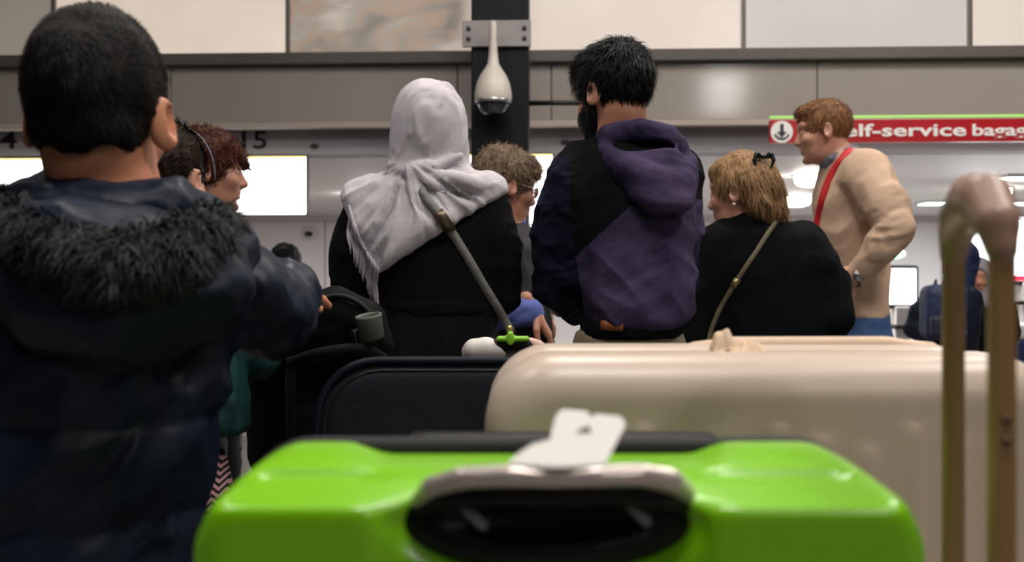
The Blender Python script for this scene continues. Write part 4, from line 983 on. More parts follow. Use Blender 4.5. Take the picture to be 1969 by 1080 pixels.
for q in (-1, 1):
    V, F = lathe([(.0005, 0), (.02, 0), (.02, .0012)], 18); V = np.stack([V[:, 0] + q * .032, V[:, 2] + .0995, V[:, 1] * .8 + .002], 1); V = np.array([w.h(v) for v in V]); obj('lens', V, F, mat('lens_glass', (245, 250, 250), .03, trans=1.0), go, w.org)
w.finish(M_skin_m); w.eyes()
# ------------------------------------------------------------------ boy in the puffer jacket
M_puff = mat('puffer_navy', (20, 29, 46), .45, var=.25, vscale=12, bump=.15, bscale=120, spec=.26)
M_fur = mat('fur_dark', (9, 11, 11), .6, var=.5, vscale=22, col2=(46, 53, 50), spec=.25)
w = Person('boy with short dark hair in a navy jacket with a fur-trimmed hood, seen from behind', 1.2, 165); P = w.P
w.head(193, 232, 2, 0, 1, .955, neck=P(196, 365, .0), neck_r=.060, ears=1.06, wide=.93, eo=.089)
rows = w.rows([(352, 100, 290, .05), (385, 20, 372, .085), (430, -50, 425, .105), (500, -85, 432, .118), (600, -100, 420, .122), (720, -112, 414, .125), (850, -114, 410, .128), (960, -112, 385, .125), (1060, -112, 362, .125), (1200, -110, 370, .13), (1320, -105, 372, .13)])
w.torso(rows, .8)
t = S(); t.loft(rows, .03, n=2.2)
w.arm(t, [P(380, 522, -.01), P(448, 565, .04), P(518, 596, .10), P(554, 562, .27)], [.062, .060, .057, .047], .05, brs=[.04, .036, .032, .026])
w.arm(t, [P(-60, 480), P(-135, 600, .0), P(-165, 760, .02), P(-120, 930, .14)], [.068, .064, .058, .047], .05, brs=[.04, .036, .032, .026])
def bd(V, N):
    x = (V[:, 0] / V[:, 1] * FPX + CX); y = CY - (V[:, 2] - CAMZ) / V[:, 1] * FPX
    arm = np.clip((x - 420) / 50, 0, 1); body = 1 - arm
    quilt = -np.abs(np.sin((V[:, 2] + .012 * noise(V * 9)) * math.pi / .105)) ** .5 * .0 + .010 * (np.abs(np.sin((V[:, 2] - .02) * math.pi / .115)) ** .6 - .6) * np.clip((y - 640) / 40, 0, 1)
    lowf = .024 * cloth_folds(V, .085, 2, (1, 0, .75), 3.0) * (.45 + .55 * np.clip((y - 600) / 80, 0, 1))
    return body * (lowf + quilt) + arm * (.016 * cloth_folds(V, .06, 8, (.5, .1, -1), 2.6)) - .003
jv = t.mesh(.0062, smooth=2, disp=bd, lo=np.array((-1, 0, .55))); jo = w.add('puffer_jacket', jv, M_puff)
# hood lying on the back: rolled collar, pouch and fur edge
hd = S()
hd.chain([P(30, 402, .05), P(70, 388, -.03), P(150, 400, -.075), P(240, 420, -.09), P(320, 414, -.075), P(368, 425, -.02), P(380, 435, .05)], [.028, .030, .030, .038, .040, .036, .03], .025)
hd.chain([P(95, 368, -.02), P(190, 384, -.055), P(300, 380, -.035)], [.022, .02, .024], .02)
def hdd(V, N): return .013 * cloth_folds(V, .05, 5, (1, 0, -.35), 2.5) - .003
hv = hd.mesh(.005, smooth=1, disp=hdd); ho = w.add('hood', hv, M_puff)
pc = S(); pc.ell(P(195, 520, -.10), (.165, .062, .075), .02, 'u', rotm(0, 0, 6)); pc.chain([P(20, 470, -.05), P(120, 590, -.13), P(240, 610, -.14), P(370, 560, -.10), P(430, 480, -.02)], [.04, .045, .045, .045, .04], .04)
pv_ = pc.mesh(.006, smooth=2, disp=lambda V, N: .011 * cloth_folds(V, .07, 9, (1, 0, -.2), 2.4)); w.add('hood_pouch', pv_, M_puff, ho)
fu = S(); fu.chain([P(-25, 395, -.02), P(30, 455, -.11), P(110, 500, -.155), P(210, 520, -.175), P(310, 505, -.165), P(380, 470, -.12), P(420, 432, -.04)], [.026, .03, .033, .032, .032, .032, .024], .02)
fv = fu.mesh(.007, smooth=1, disp=lambda V, N: .010 * cloth_folds(V, .03, 4)); fo = w.add('fur_trim', fv, M_fur, ho)
def fdir(B, N): return np.stack([.5 * noise(B * 14) + .1, .2 * noise(B * 14 + 7), -.8 + .6 * noise(B * 11 + 3)], 1)
sv_, sf = strands(fv[0], fv[1], 9000, fdir, .022, .0010, .009, .3); obj('fur_strands', sv_, sf, M_fur, fo, w.org)['kind'] = 'stuff'
w.hand(P(533, 552, .28), (.10, 1, .0), (.2, 0, -1), .8, 50, -1, vox=.004); w.hand(P(-120, 940, .14), (0, .3, -1), (1, 0, 0), .82, 25, -1)
w.legs(150, .62, mat('trousers_boy', (20, 22, 30), .8, var=.1), M_shoe, .07, .075, top=.72)
# short hair with a crown whorl
t = w.hair_s((.0845, .105, .101), (0, -.014, .037)); w.cut_face(t, (0, .118, -.06), (.1, .078, .122))
t.ell(w.h((0, -.058, -.022)), np.array((.055, .045, .036)), .02, 'u', w.hR)
for q in (-1, 1):
    t.ell(w.h((q * .094, .012, -.044)), np.array((.036, .047, .062)), .008, 's', w.hR)
    t.ell(w.h((q * .060, -.095, -.068)), np.array((.046, .05, .036)), .006, 's', w.hR)
w.cut_below(t, -.046)
hv = t.mesh(.0045, smooth=1, disp=lambda V, N: .0035 * cloth_folds(V, .03, 4, (.5, -.2, 1), 2.0)); hao = w.add('hair', hv, H_boy)
wh = w.h((.012, -.085, .085))
def bdir(B, N):
    d = B - wh; sw = np.cross(N, d) * .5; return d + sw + .02 * np.stack([noise(B * 25), noise(B * 25 + 9), noise(B * 25 + 17)], 1)
sv_, sf = strands(hv[0], hv[1], 26000, bdir, .015, .00045, .0022, .004); obj('hair_strands', sv_, sf, H_boy, hao, w.org)['kind'] = 'stuff'
w.finish(M_skin_b, .012, .0032); w.eyes()

# ------------------------------------------------------------------ girl in teal
M_teal = mat('coat_teal', (5, 50, 49), .7, var=.3, vscale=20, bump=.4, bscale=110, spec=.25)
w = Person('girl with sleek dark tied-back hair in a teal coat, half hidden by the boy', 1.95, 345); P = w.P
w.head(316, 352, -16, -6, 0, .93, neck=P(330, 440), neck_r=.048)
rows = w.rows([(432, 305, 375, .05), (450, 270, 405, .08), (490, 252, 425, .10), (580, 256, 432, .105), (680, 258, 455, .115), (760, 250, 470, .125), (832, 246, 474, .13)])
w.torso(rows); t = S(); t.loft(rows, .02, cap=.02)
w.arm(t, [P(395, 490), P(425, 570, .03), P(435, 650, .04), P(505, 690, .07)], [.056, .05, .046, .036], .03); w.arm(t, [P(275, 490), P(250, 580, .0), P(250, 670, .03), P(280, 720, .14)], [.056, .05, .044, .036], .03)
w.add('teal_coat', t.mesh(.0065, disp=lambda V, N: .010 * cloth_folds(V, .06, 3, (.2, 0, 1), 1.6)), M_teal)
w.hand(P(506, 689, .115), (.1, 1, .1), (0, 0, -1), .75, 30); w.hand(P(280, 722, .14), (.3, .6, -.5), (1, 0, 0), .75, 30, -1)
m = bpy.data.materials.new('leggings_chevron'); m.use_nodes = True; nt = m.node_tree; b = nt.nodes['Principled BSDF']; b.inputs['Roughness'].default_value = .8
tc = nt.nodes.new('ShaderNodeTexCoord'); sx = nt.nodes.new('ShaderNodeSeparateXYZ'); nt.links.new(tc.outputs['Object'], sx.inputs[0])
def mth(op, a, bb):
    n = nt.nodes.new('ShaderNodeMath'); n.operation = op
    for i, v in enumerate((a, bb)):
        if v is None: continue
        if isinstance(v, (int, float)): n.inputs[i].default_value = v
        else: nt.links.new(v, n.inputs[i])
    return n.outputs[0]
zig = mth('MULTIPLY', mth('PINGPONG', sx.outputs['X'], .010), 1.1); ph = mth('FRACT', mth('MULTIPLY', mth('ADD', sx.outputs['Z'], zig), 74.0), None); st = mth('GREATER_THAN', ph, .5)
mx = nt.nodes.new('ShaderNodeMix'); mx.data_type = 'RGBA'; nt.links.new(st, mx.inputs['Factor']); mx.inputs['A'].default_value = srgb((24, 20, 24)) + (1,); mx.inputs['B'].default_value = srgb((190, 140, 146)) + (1,); nt.links.new(mx.outputs['Result'], b.inputs['Base Color'])
w.legs(326, .70, m, M_shoe, .055, .06, name='leggings', top=.80)
t = w.hair_s((.080, .102, .094)); w.cut_face(t, (0, .115, -.05), (.1, .078, .116)); w.cut_below(t, -.05)
for q in (-1, 1): t.ell(w.h((q * .09, .01, -.035)), np.array((.034, .035, .045)), .008, 's', w.hR)
hv = t.mesh(.0048, smooth=1, disp=lambda V, N: .0035 * cloth_folds(V, .02, 4, (.9, -.4, -.5), 5.0)); hao = w.add('hair', hv, H_brown)
tie = w.h((0, -.108, -.01))
sv_, sf = strands(hv[0], hv[1], 6000, lambda B, N: tie - B, .035, .0007, .0016, .004); obj('hair_strands', sv_, sf, H_brown, hao, w.org)['kind'] = 'stuff'
pt = S(); pt.chain([tie, tie + np.array((0, -.03, -.03)), tie + np.array((0, -.035, -.10))], [.016, .02, .010], .01); w.add('ponytail', pt.mesh(.006, disp=lambda V, N: .003 * cloth_folds(V, .015, 4, (0, 0, 1), 4)), H_brown, hao)
V, F = tube([w.h((.086 * math.cos(a) * 1.0, .052 - .02 * math.sin(a), .03 + .100 * math.sin(a))) for a in np.linspace(-.15, math.pi + .15, 22)], .0018, 6); obj('hair_highlight', V, F, mat('highlight_grey', (104, 110, 128), .3), hao, w.org)  # thin grey-blue band, a highlight along the hair put in as colour
w.finish(M_skin, .012, .0045); w.eyes()

# ------------------------------------------------------------------ far people
w = Person('dark-haired person seated behind the far desk, only the head showing above the boy\'s sleeve', 7.6, 546); P = w.P
w.head(547, 515, 180, 0, 0, 1.0, neck=P(547, 545), neck_r=.055)
rows = w.rows([(540, 535, 560, .06), (548, 508, 586, .10), (575, 498, 596, .12), (640, 505, 590, .12)]); w.torso(rows)
t = S(); t.loft(rows, .03); w.arm(t, [P(512, 556), P(500, 600, -.02), P(520, 625, -.2)], [.065, .055, .04], .03); w.arm(t, [P(582, 556), P(594, 600, -.02), P(570, 625, -.2)], [.065, .055, .04], .03)
w.add('dark_top', t.mesh(.012, disp=lambda V, N: .006 * cloth_folds(V, .09, 3)), M_knit)
w.legs(547, .5, M_knit, M_shoe, .08, .085, top=P(0, 632)[2]); w.hand(P(520, 625, -.2), (.3, -.8, 0), (0, 0, -1), .9); w.hand(P(570, 625, -.2), (-.3, -.8, 0), (0, 0, -1), .9, side=-1)
t = w.hair_s((.118, .120, .125), (0, -.014, .065)); w.cut_face(t, (0, .13, -.06), (.1, .075, .12)); w.cut_below(t, -.03); hv = t.mesh(.008, disp=lambda V, N: .014 * cloth_folds(V, .04, 3)); w.add('hair', hv, H_black)
w.finish(M_skin_m, .02, .007); w.eyes()

M_navyj = mat('jacket_darknavy', (20, 26, 40), .7, var=.2, spec=.15)
w = Person('person in a dark jacket and navy hood wearing a backpack, far right', 5.9, 1835); P = w.P
w.head(1853, 506, -30, -20, 0, .98, neck=P(1838, 560, .05), neck_r=.055, dd=.12)
rows = w.rows([(548, 1812, 1866, .07), (560, 1796, 1874, .11), (600, 1790, 1880, .14), (660, 1790, 1876, .14), (720, 1792, 1876, .14)]); w.torso(rows)
t = S(); t.loft(rows, .03); w.arm(t, [P(1800, 575), P(1770, 600, -.03), P(1758, 632, -.03), P(1794, 662, -.16)], [.07, .062, .056, .042], .04); w.arm(t, [P(1866, 575), P(1878, 625, .1), P(1850, 655, .28)], [.065, .056, .042], .04)
w.add('dark_jacket', t.mesh(.010, disp=lambda V, N: .010 * cloth_folds(V, .09, 3)), M_navyj)
t = S(); t.ell(w.h((0, -.016, .025)), (.09, .112, .108), .01, 'u', w.hR); w.cut_face(t, (0, .13, -.03), (.075, .08, .1)); t.cap(w.h((0, -.03, -.07)), P(1838, 562, .05), .075, .09, .04); w.add('hood', t.mesh(.008, disp=lambda V, N: .006 * cloth_folds(V, .06, 3)), mat('hood_navy', (26, 36, 62), .8, spec=.15))
w.hand(P(1796, 662, -.16), (.4, -.3, -.8), (1, 0, 0), .95, 25); w.hand(P(1850, 655, .28), (-.2, .3, -.8), (-1, 0, 0), .95, 25, -1)
w.legs(1834, .60, M_knit, M_shoe, .08, .085, top=P(0, 710)[2]); w.finish(M_skin, .02, .007); w.eyes()
bp = empty('backpack', P(1812, 662, -.28) , 'navy backpack on the back of the bending person in the dark jacket', 'bag'); bo = np.array(bp.location)
t = S(); t.box(P(1788, 655, -.34), P(1838, 548, -.16), .05); obj('pack_body', *t.mesh(.010, disp=lambda V, N: .008 * cloth_folds(V, .09, 5)), mat('pack_navy', (30, 44, 78), .7, var=.15, bump=.2), bp, bo)
t = S(); t.box(P(1794, 650, -.385), P(1832, 606, -.32), .025); obj('front_pocket', *t.mesh(.010), mat('pack_dark', (20, 28, 48), .7), bp, bo)
V, F = ribbon(spline([P(1800, 560, -.2), P(1796, 545, -.1), P(1800, 550, .05), P(1802, 590, .16)], 6), .05, .008, side=(-1, 0, .3)); obj('shoulder_strap', V, F, mat('pack_dark', (20, 28, 48), .7), bp, bo)
w = Person('person in a grey headscarf and dark coat behind the beige handle bars', 6.45, 1915); P = w.P
w.head(1884, 533, 152, -8, 0, .95, neck=P(1893, 580), neck_r=.052)
rows = w.rows([(568, 1872, 1922, .07), (580, 1862, 1940, .11), (620, 1860, 1946, .13), (700, 1862, 1946, .14), (900, 1850, 1950, .17), (1120, 1842, 1955, .19)]); w.torso(rows[:4])
t = S(); t.loft(rows, .03); w.arm(t, [P(1868, 590), P(1862, 640, .04), P(1872, 672, .2)], [.06, .055, .042], .04); w.arm(t, [P(1934, 590), P(1944, 640), P(1926, 676, .14)], [.06, .055, .042], .04)
w.add('dark_coat', t.mesh(.011, disp=lambda V, N: .008 * cloth_folds(V, .09, 6)), M_coat)
t = S(); t.ell(w.h((0, -.012, .02)), (.092, .115, .112), .01, 'u', w.hR); t.cap(w.h((0, -.01, -.06)), P(1896, 580), .085, .09, .04); t.loft(w.rows([(560, 1866, 1928, .09), (590, 1858, 1940, .115)]), .04); t.ell(w.h((0, .105, -.012)), (.052, .06, .078), .01, 's', w.hR)
w.add('headscarf', t.mesh(.007, disp=lambda V, N: .007 * cloth_folds(V, .06, 6)), mat('scarf_midgrey', (126, 124, 130), .9, spec=.15, bump=.2, bscale=200))
w.hand(P(1872, 672, .2), (.2, .5, -.6), (1, 0, 0), .9, 25); w.hand(P(1926, 676, .14), (-.2, .5, -.6), (-1, 0, 0), .9, 25, -1)
w.legs(1900, .6, M_knit, M_shoe, .07, .075); w.finish(M_skin_m, .02, .006); w.eyes()
# ================================================================== LUGGAGE
M_green = mat('shell_green', (122, 190, 12), .30, var=.03, vscale=6, spec=.5, coat=.3)
M_rubber = mat('rubber_black', (9, 8, 8), .45, var=.1, spec=.22); M_zip = mat('zip_black', (12, 11, 10), .7); M_silver = mat('handle_silver', (206, 194, 187), .28, metal=.55, var=.05)
M_tube = mat('cart_tube', (150, 150, 154), .3, metal=.85)
def wheels(e, o, pts, r, m=M_rubber, w_=.024):
    for (x, y) in pts:
        V, F = lathe([(r * .5, -w_ / 2), (r * .92, -w_ / 2), (r, -w_ * .3), (r, w_ * .3), (r * .92, w_ / 2), (r * .5, w_ / 2)], 18); V = V[:, [2, 0, 1]] + np.array((x, y, r)); wo = obj('wheel', V, F, m, e, o)
        V, F = tube([(x - w_ * .7, y, r), (x + w_ * .7, y, r)], r * .3, 10); obj('hub', V, F, M_tube, wo, o)
        V, F = tube([(x, y, r * 1.7), (x, y, r * 2.2)], .012, 8); obj('fork', V, F, M_tube, wo, o)
def cart(loc, w_, d, deckz, label, handle=True, hz=1.0, hy=-.06):
    """airport luggage cart: side rails, deck bars, front wall, push handle at its near end"""
    o = np.array((loc[0], loc[1], 0)); e = empty('luggage_cart', o, label, 'luggage cart', 'luggage carts'); X = w_ / 2
    for q in (-1, 1):
        V, F = tube(spline([(q * X * .92, -.02, deckz - .02), (q * X * .92, d * .5, deckz - .02), (q * X * .7, d, deckz - .02), (q * X * .7, d + .02, deckz + .3)], 6), .016, 10); obj('side_rail', V, F, M_tube, e)
        V, F = tube(spline([(q * X * .9, 0, deckz - .02), (q * X * .92, hy * .5, deckz + .3), (q * X * .92, hy, hz - .03)], 6), .015, 10); obj('upright', V, F, M_tube, e) if handle else None
    for k in range(6):
        y = .03 + k * (d - .05) / 5; bm_obj('deck_bar', box_bm(-X * .86, X * .86, y - .02, y + .02, deckz - .018, deckz - .001, .004), M_tube, e)
    V, F = tube([(-X * .7, d + .02, deckz + .28), (X * .7, d + .02, deckz + .28)], .014, 10); obj('front_bar', V, F, M_tube, e)
    if handle: V, F = tube([(-X, hy, hz), (X, hy, hz)], .017, 12); obj('push_bar', V, F, M_rubber, e)
    wheels(e, None, [(-X * .85, .05), (X * .85, .05), (0, d - .08)], .07)
    for (x, y) in ((-X * .85, .05), (X * .85, .05), (0, d - .08)):
        V, F = tube([(x, y, .15), (x, y, deckz - .01)], .014, 8); obj('wheel_post', V, F, M_tube, e)
    V, F = tube([(-X * .85, .05, deckz - .035), (X * .85, .05, deckz - .035)], .012, 8); obj('axle_bar', V, F, M_tube, e)
    return e
# ------------------------------------------------------------------ green hard-shell suitcase
g0 = px(363, 1000, .62)[0]; g1 = px(1790, 1000, .62)[0]; gc = (g0 + g1) / 2; ZT = .975; ZB = .30
gs = empty('green_suitcase', (gc, .74, ZB - .06), 'bright lime green hard-shell suitcase with a silver and black carry handle', 'suitcase'); go = np.array(gs.location)
hx0 = px(770, 980, .62)[0]; hx1 = px(1335, 980, .62)[0]; hm = (hx0 + hx1) / 2
def shell(y0, y1, front):
    zt_ = ZT if front else ZT - .022
    t = S(); t.rbox((g0, y0, ZB), (g1, y1, zt_), .050, .012, .002)
    # raised side panels with a step, lower saddle in the middle
    for a, b in ((g0 + .012, hx0 - .012), (hx1 + .006, g1 - .012)):
        lo, hi = (a, y0 - (.006 if front else 0), ZB + .03), (b, y1 + (0 if front else .006), zt_ + .009)
        t.rbox(lo, hi, .042, .010, .008)
    if front:
        for a, b in ((g0 + .05, hx0 - .018), (hx1 + .014, g1 - .05)):
            for k in range(4): t.box((a, y0 - .02, .50 + k * .09), (b, y0 - .0045, .515 + k * .09), .004, .006, 's')
        t.plane((gc, .612, .9605), (0, -.26, .965), .006)
        for a, b in ((g0 + .035, hx0 - .02), (hx1 + .016, g1 - .04)): t.box((a, .652, .9685), (b, .662, 1.0), .003, .006, 's')
        t.ell((hm, y0 - .006, .948), (.098, .030, .036), .008, 's')
    return t
V, Q = shell(.618, .733, True).mesh(.006, [(2, .86, 1.0, .0028), (1, .60, .70, .0032)], smooth=1); obj('front_shell', V, Q, M_green, gs, go)
V, Q = shell(.747, .862, False).mesh(.007, smooth=1); obj('back_shell', V, Q, M_green, gs, go)
t = S(); t.rbox((g0 - .001, .730, ZB), (g1 + .001, .750, ZT + .0095), .056, .004); obj('zip_seam', *t.mesh(.006, smooth=1), M_zip, gs, go)
q = lambda x, y, D=.605: px(x, y, D)
t = S(); t.ell((hm, .634, .949), (.0955, .030, .0335), .01); t.ell((hm, .606, .952), (.074, .020, .013), .008, 's'); hs = obj('handle_housing', *t.mesh(.0035, smooth=1), M_rubber, gs, go)
t = S(); t.chain([q(802, 962, .618), q(830, 935, .605), q(890, 918, .594), q(980, 914, .590), q(1060, 918, .589), q(1150, 914, .590), q(1230, 912, .594), q(1290, 924, .604), q(1322, 950, .618)], [.005, .0065, .007, .0068, .006, .0068, .0072, .0078, .006], .008); obj('carry_handle', *t.mesh(.003, smooth=1), M_silver, gs, go)
t = S(); t.chain([q(812, 975, .620), q(860, 950, .610), q(960, 942, .602), q(1060, 944, .600), q(1180, 942, .602), q(1270, 952, .610), q(1312, 972, .620)], [.006, .009, .010, .010, .010, .009, .006], .008); obj('handle_grip', *t.mesh(.0032, smooth=1), M_rubber, gs, go)
for x, y in ((912, 996), (1228, 988)):
    t = S(); c = q(x, y, .612); t.cap(c + np.array((-.005, .004, .005)), c + np.array((.005, .004, -.005)), .0042, .0042, .002); obj('handle_pin', *t.mesh(.002, smooth=1), mat('pin_grey', (128, 128, 130), .3, metal=.4), hs, go)
a = px(778, 838, .83)[0]; b = px(1388, 838, .83)[0]
t = S(); t.box((a, .81, .945), (b, .845, .9745), .012); for_h = obj('trolley_handle', *t.mesh(.005, smooth=1), M_rubber, gs, go)
bm_obj('brown_strip', box_bm(px(640, 852, .80)[0] - go[0], px(768, 852, .80)[0] - go[0], .79 - go[1], .80 - go[1], .955 - go[2], .9722 - go[2], .002), mat('strip_brown', (112, 78, 70), .4), gs)  # narrow brown strip behind the seam
wheels(gs, go, [], .03)
for x in (g0 + .05, g1 - .05):
    for y in (.66, .82):
        V, F = lathe([(.018, -.01), (.027, -.008), (.027, .008), (.018, .01)], 14); V = V[:, [2, 0, 1]] + np.array((x, y, ZB - .033)); obj('caster_wheel', V, F, M_rubber, gs, go)
        bm_obj('caster_housing', box_bm(x - .022 - go[0], x + .022 - go[0], y - .02 - go[1], y + .02 - go[1], ZB - .025 - go[2], ZB + .008 - go[2], .006), M_rubber, gs)
cart((gc, .61), .44, .28, ZB - .06, 'luggage cart carrying the green suitcase', handle=False)
# ------------------------------------------------------------------ white airline tag looped on the handle
M_tag = mat('tag_paper', (196, 193, 188), .6, var=.02, bump=.05)
outer = [(978, 892), (1000, 872), (1025, 856), (1058, 848), (1064, 820), (1070, 800), (1082, 789), (1130, 793), (1137, 806), (1144, 798), (1194, 803), (1203, 816), (1186, 850), (1164, 893), (1070, 898)]
hole = [(1102, 836), (1118, 823), (1132, 818), (1139, 836)]
bm = bmesh.new()
def tagp(x, y):
    D = .585 + (895 - y) / 105 * .085; return px(x, y, D)
for ring in (outer, hole):
    vs_ = [bm.verts.new(tagp(x, y)) for x, y in ring]
    for i in range(len(vs_)): bm.edges.new((vs_[i], vs_[(i + 1) % len(vs_)]))
bmesh.ops.triangle_fill(bm, use_beauty=True, edges=bm.edges[:])
r = bmesh.ops.extrude_face_region(bm, geom=bm.faces[:]); bmesh.ops.translate(bm, vec=(0, .0016, .0008), verts=[v for v in r['geom'] if isinstance(v, bmesh.types.BMVert)])
to = px(1070, 893, .60); bmesh.ops.translate(bm, vec=-to, verts=bm.verts[:])
lt = empty('luggage_tag', to, 'white paper luggage tag folded over the handle of the green suitcase', 'tag'); bm_obj('paper_strip', bm, M_tag, lt)
# ------------------------------------------------------------------ beige suitcase behind it
M_tan = mat('shell_beige', (197, 178, 162), .36, var=.03, vscale=5, spec=.5)
tx0 = px(930, 800, 1.0)[0]; tx1 = tx0 + .60; TT = px(0, 681, 1.03)[2]
ts_ = empty('beige_suitcase', ((tx0 + tx1) / 2, 1.13, .30), 'large glossy beige hard-shell suitcase behind the green one', 'suitcase'); to = np.array(ts_.location)
def tshell(y0, y1, sgn):
    t = S(); t.rbox((tx0, y0, .36), (tx1, y1, TT), .075, .045, .002)
    for k in range(9):
        x = tx0 + .16 + k * .045; yy = y0 if sgn < 0 else y1
        t.box((x, yy - .01, .45), (x + .018, yy + .01, TT - .085), .006, .008, 's' if False else 'u') if False else t.cap((x, yy + .008 * -sgn, .46), (x, yy + .008 * -sgn, TT - .075 - .012 * (k % 3)), .011, .011, .006)
    return t
obj('front_shell', *tshell(.995, 1.122, -1).mesh(.008, [(2, .9, 1.05, .005), (1, .98, 1.06, .005)], smooth=1), M_tan, ts_, to)
obj('back_shell', *tshell(1.134, 1.262, 1).mesh(.009, smooth=1), M_tan, ts_, to)
t = S(); t.rbox((tx0 + .002, 1.118, .36), (tx1 - .002, 1.138, TT - .002), .075, .006); obj('zip_seam', *t.mesh(.008, smooth=1), mat('zip_tan', (160, 136, 116), .6), ts_, to)
for x in (tx0 + .07, tx1 - .07):
    for y in (1.05, 1.21):
        V, F = lathe([(.02, -.012), (.03, -.01), (.03, .01), (.02, .012)], 14); V = V[:, [2, 0, 1]] + np.array((x, y, .33)); obj('caster_wheel', V, F, M_rubber, ts_, to)
t = S(); a = px(1310, 672, 1.2); b = px(1800, 670, 1.2); t.chain([a, px(1400, 665, 1.2), px(1700, 664, 1.2), b], [.008, .012, .012, .008], .01); obj('top_handle', *t.mesh(.006), mat('handle_beige', (206, 178, 152), .5), ts_, to)
# crumpled tissue: a thin sheet with sharp creases
c0 = px(1415, 676, 1.13); e = empty('crumpled_tissue', c0, 'crumpled cream tissue lying on top of the beige suitcase', 'tissue')
nu, nv = 22, 12; G = np.array([(u, v) for u in np.linspace(-.026, .030, nu) for v in np.linspace(-.02, .02, nv)])
hgt = np.interp(G[:, 0], [-.026, -.020, -.012, .0, .012, .030], [.004, .022, .026, .018, .012, .002]) * np.clip(1.25 - np.abs(G[:, 1]) / .016, 0.1, 1)
cr = np.column_stack([G * 95, np.zeros(len(G))]); hgt = np.maximum(hgt + .006 * noise(cr) - .005 * np.abs(noise(cr * 1.9 + 7)), .0012)
top = np.column_stack([G[:, 0] + .004 * noise(cr + 3), G[:, 1] + .004 * noise(cr + 9), hgt]); V = np.concatenate([top, top - np.array((0, 0, .001))]); n_ = nu * nv; F = []
for i in range(nu - 1):
    for j in range(nv - 1):
        k = i * nv + j; F.append((k, k + nv, k + nv + 1, k + 1)); F.append((n_ + k, n_ + k + 1, n_ + k + nv + 1, n_ + k + nv))
obj('tissue_sheet', V, F, mat('tissue_cream', (216, 190, 164), .8, spec=.15), e, None, False)
# ------------------------------------------------------------------ navy soft suitcase
M_nav = mat('fabric_navy', (23, 27, 34), .85, var=.15, vscale=30, weave=90, spec=.2)
nx0 = px(612, 800, 1.44)[0]; NT = .976
ns = empty('navy_suitcase', (nx0 + .22, 1.44, .30), 'dark navy fabric suitcase with piped edges left of the beige suitcase', 'suitcase'); no = np.array(ns.location)
t = S(); t.rbox((nx0, 1.37, .36), (nx0 + .44, 1.50, NT - .003), .085, .012, .002); obj('body', *t.mesh(.007, smooth=1), M_nav, ns, no)
t = S(); t.rbox((nx0 + .013, 1.355, .38), (nx0 + .427, 1.42, NT - .017), .08, .010, .002); obj('front_pocket', *t.mesh(.007, smooth=1), M_nav, ns, no)
def rrect(x0, x1, z0, z1, r, y, n=8):
    P_ = []
    for cx_, cz_, a0 in ((x1 - r, z1 - r, 0), (x0 + r, z1 - r, 90), (x0 + r, z0 + r, 180), (x1 - r, z0 + r, 270)):
        for a in np.linspace(a0, a0 + 90, n): P_.append((cx_ + r * math.cos(math.radians(a)), y, cz_ + r * math.sin(math.radians(a))))
    return P_ + [P_[0], P_[1]]
M_pipe = mat('piping_navy', (20, 23, 38), .6, spec=.2)
for y in (1.372, 1.498): V, F = tube(rrect(nx0, nx0 + .44, .36, NT - .003, .085, y), .006, 8, False); obj('piping', V, F, M_pipe, ns, no)
V, F = tube(rrect(nx0 + .013, nx0 + .427, .38, NT - .017, .08, 1.360), .002, 6, False); obj('pocket_zip', V, F, M_zip, ns, no)
t = S(); t.chain([(nx0 + .14, 1.47, NT - .012), (nx0 + .16, 1.47, NT - .002), (nx0 + .28, 1.47, NT - .002), (nx0 + .30, 1.47, NT - .012)], .007, .006); obj('top_handle', *t.mesh(.005), M_zip, ns, no)
for x in (nx0 + .05, nx0 + .39):
    V, F = lathe([(.018, -.012), (.03, -.01), (.03, .01), (.018, .012)], 14); V = V[:, [2, 0, 1]] + np.array((x, 1.47, .33)); obj('wheel', V, F, M_rubber, ns, no)
    bm_obj('foot', box_bm(x - .02 - no[0], x + .02 - no[0], 1.40 - no[1], 1.43 - no[1], 0, .07, .008), M_rubber, ns)
ns.rotation_euler[0] = math.radians(-6); ns.location[2] += .008
cart((.16, .96), .92, .66, .30, 'luggage cart under the beige and navy suitcases', handle=False)
# ------------------------------------------------------------------ small beige case with its handle pulled out
M_bar = mat('bar_champagne', (160, 126, 84), .36, metal=.35, var=.05)
fb = px(1926, 600, .64); rb = px(1833, 600, .80)
cs = empty('cabin_suitcase', ((fb[0] + rb[0]) / 2 + .08, .72, 0), 'small beige cabin suitcase with its telescopic handle pulled up, at the right edge', 'suitcase'); co = np.array(cs.location)
t = S(); t.rbox((co[0] - .105, .53, .05), (co[0] + .115, .91, .58), .03, .05, .002); obj('case_body', *t.mesh(.009, smooth=1), M_tan, cs, co)
zt = {0: 1.135, 1: 1.135}
for p in (fb, rb):
    b = bm_obj('handle_bar', box_bm(p[0] - .0085 - co[0], p[0] + .0085 - co[0], p[1] - .006 - co[1], p[1] + .006 - co[1], .57, 1.13, .004), M_bar, cs)
    for zz in (1.012, .998):
        if p is fb: 
            V, F = lathe([(.003, 0), (.003, .002)], 10); V = np.stack([V[:, 0], -V[:, 2] - .006, V[:, 1]], 1) + np.array((p[0], p[1], zz)); obj('lock_pin', V, F, mat('pin_brown', (84, 54, 30), .4), b, co)
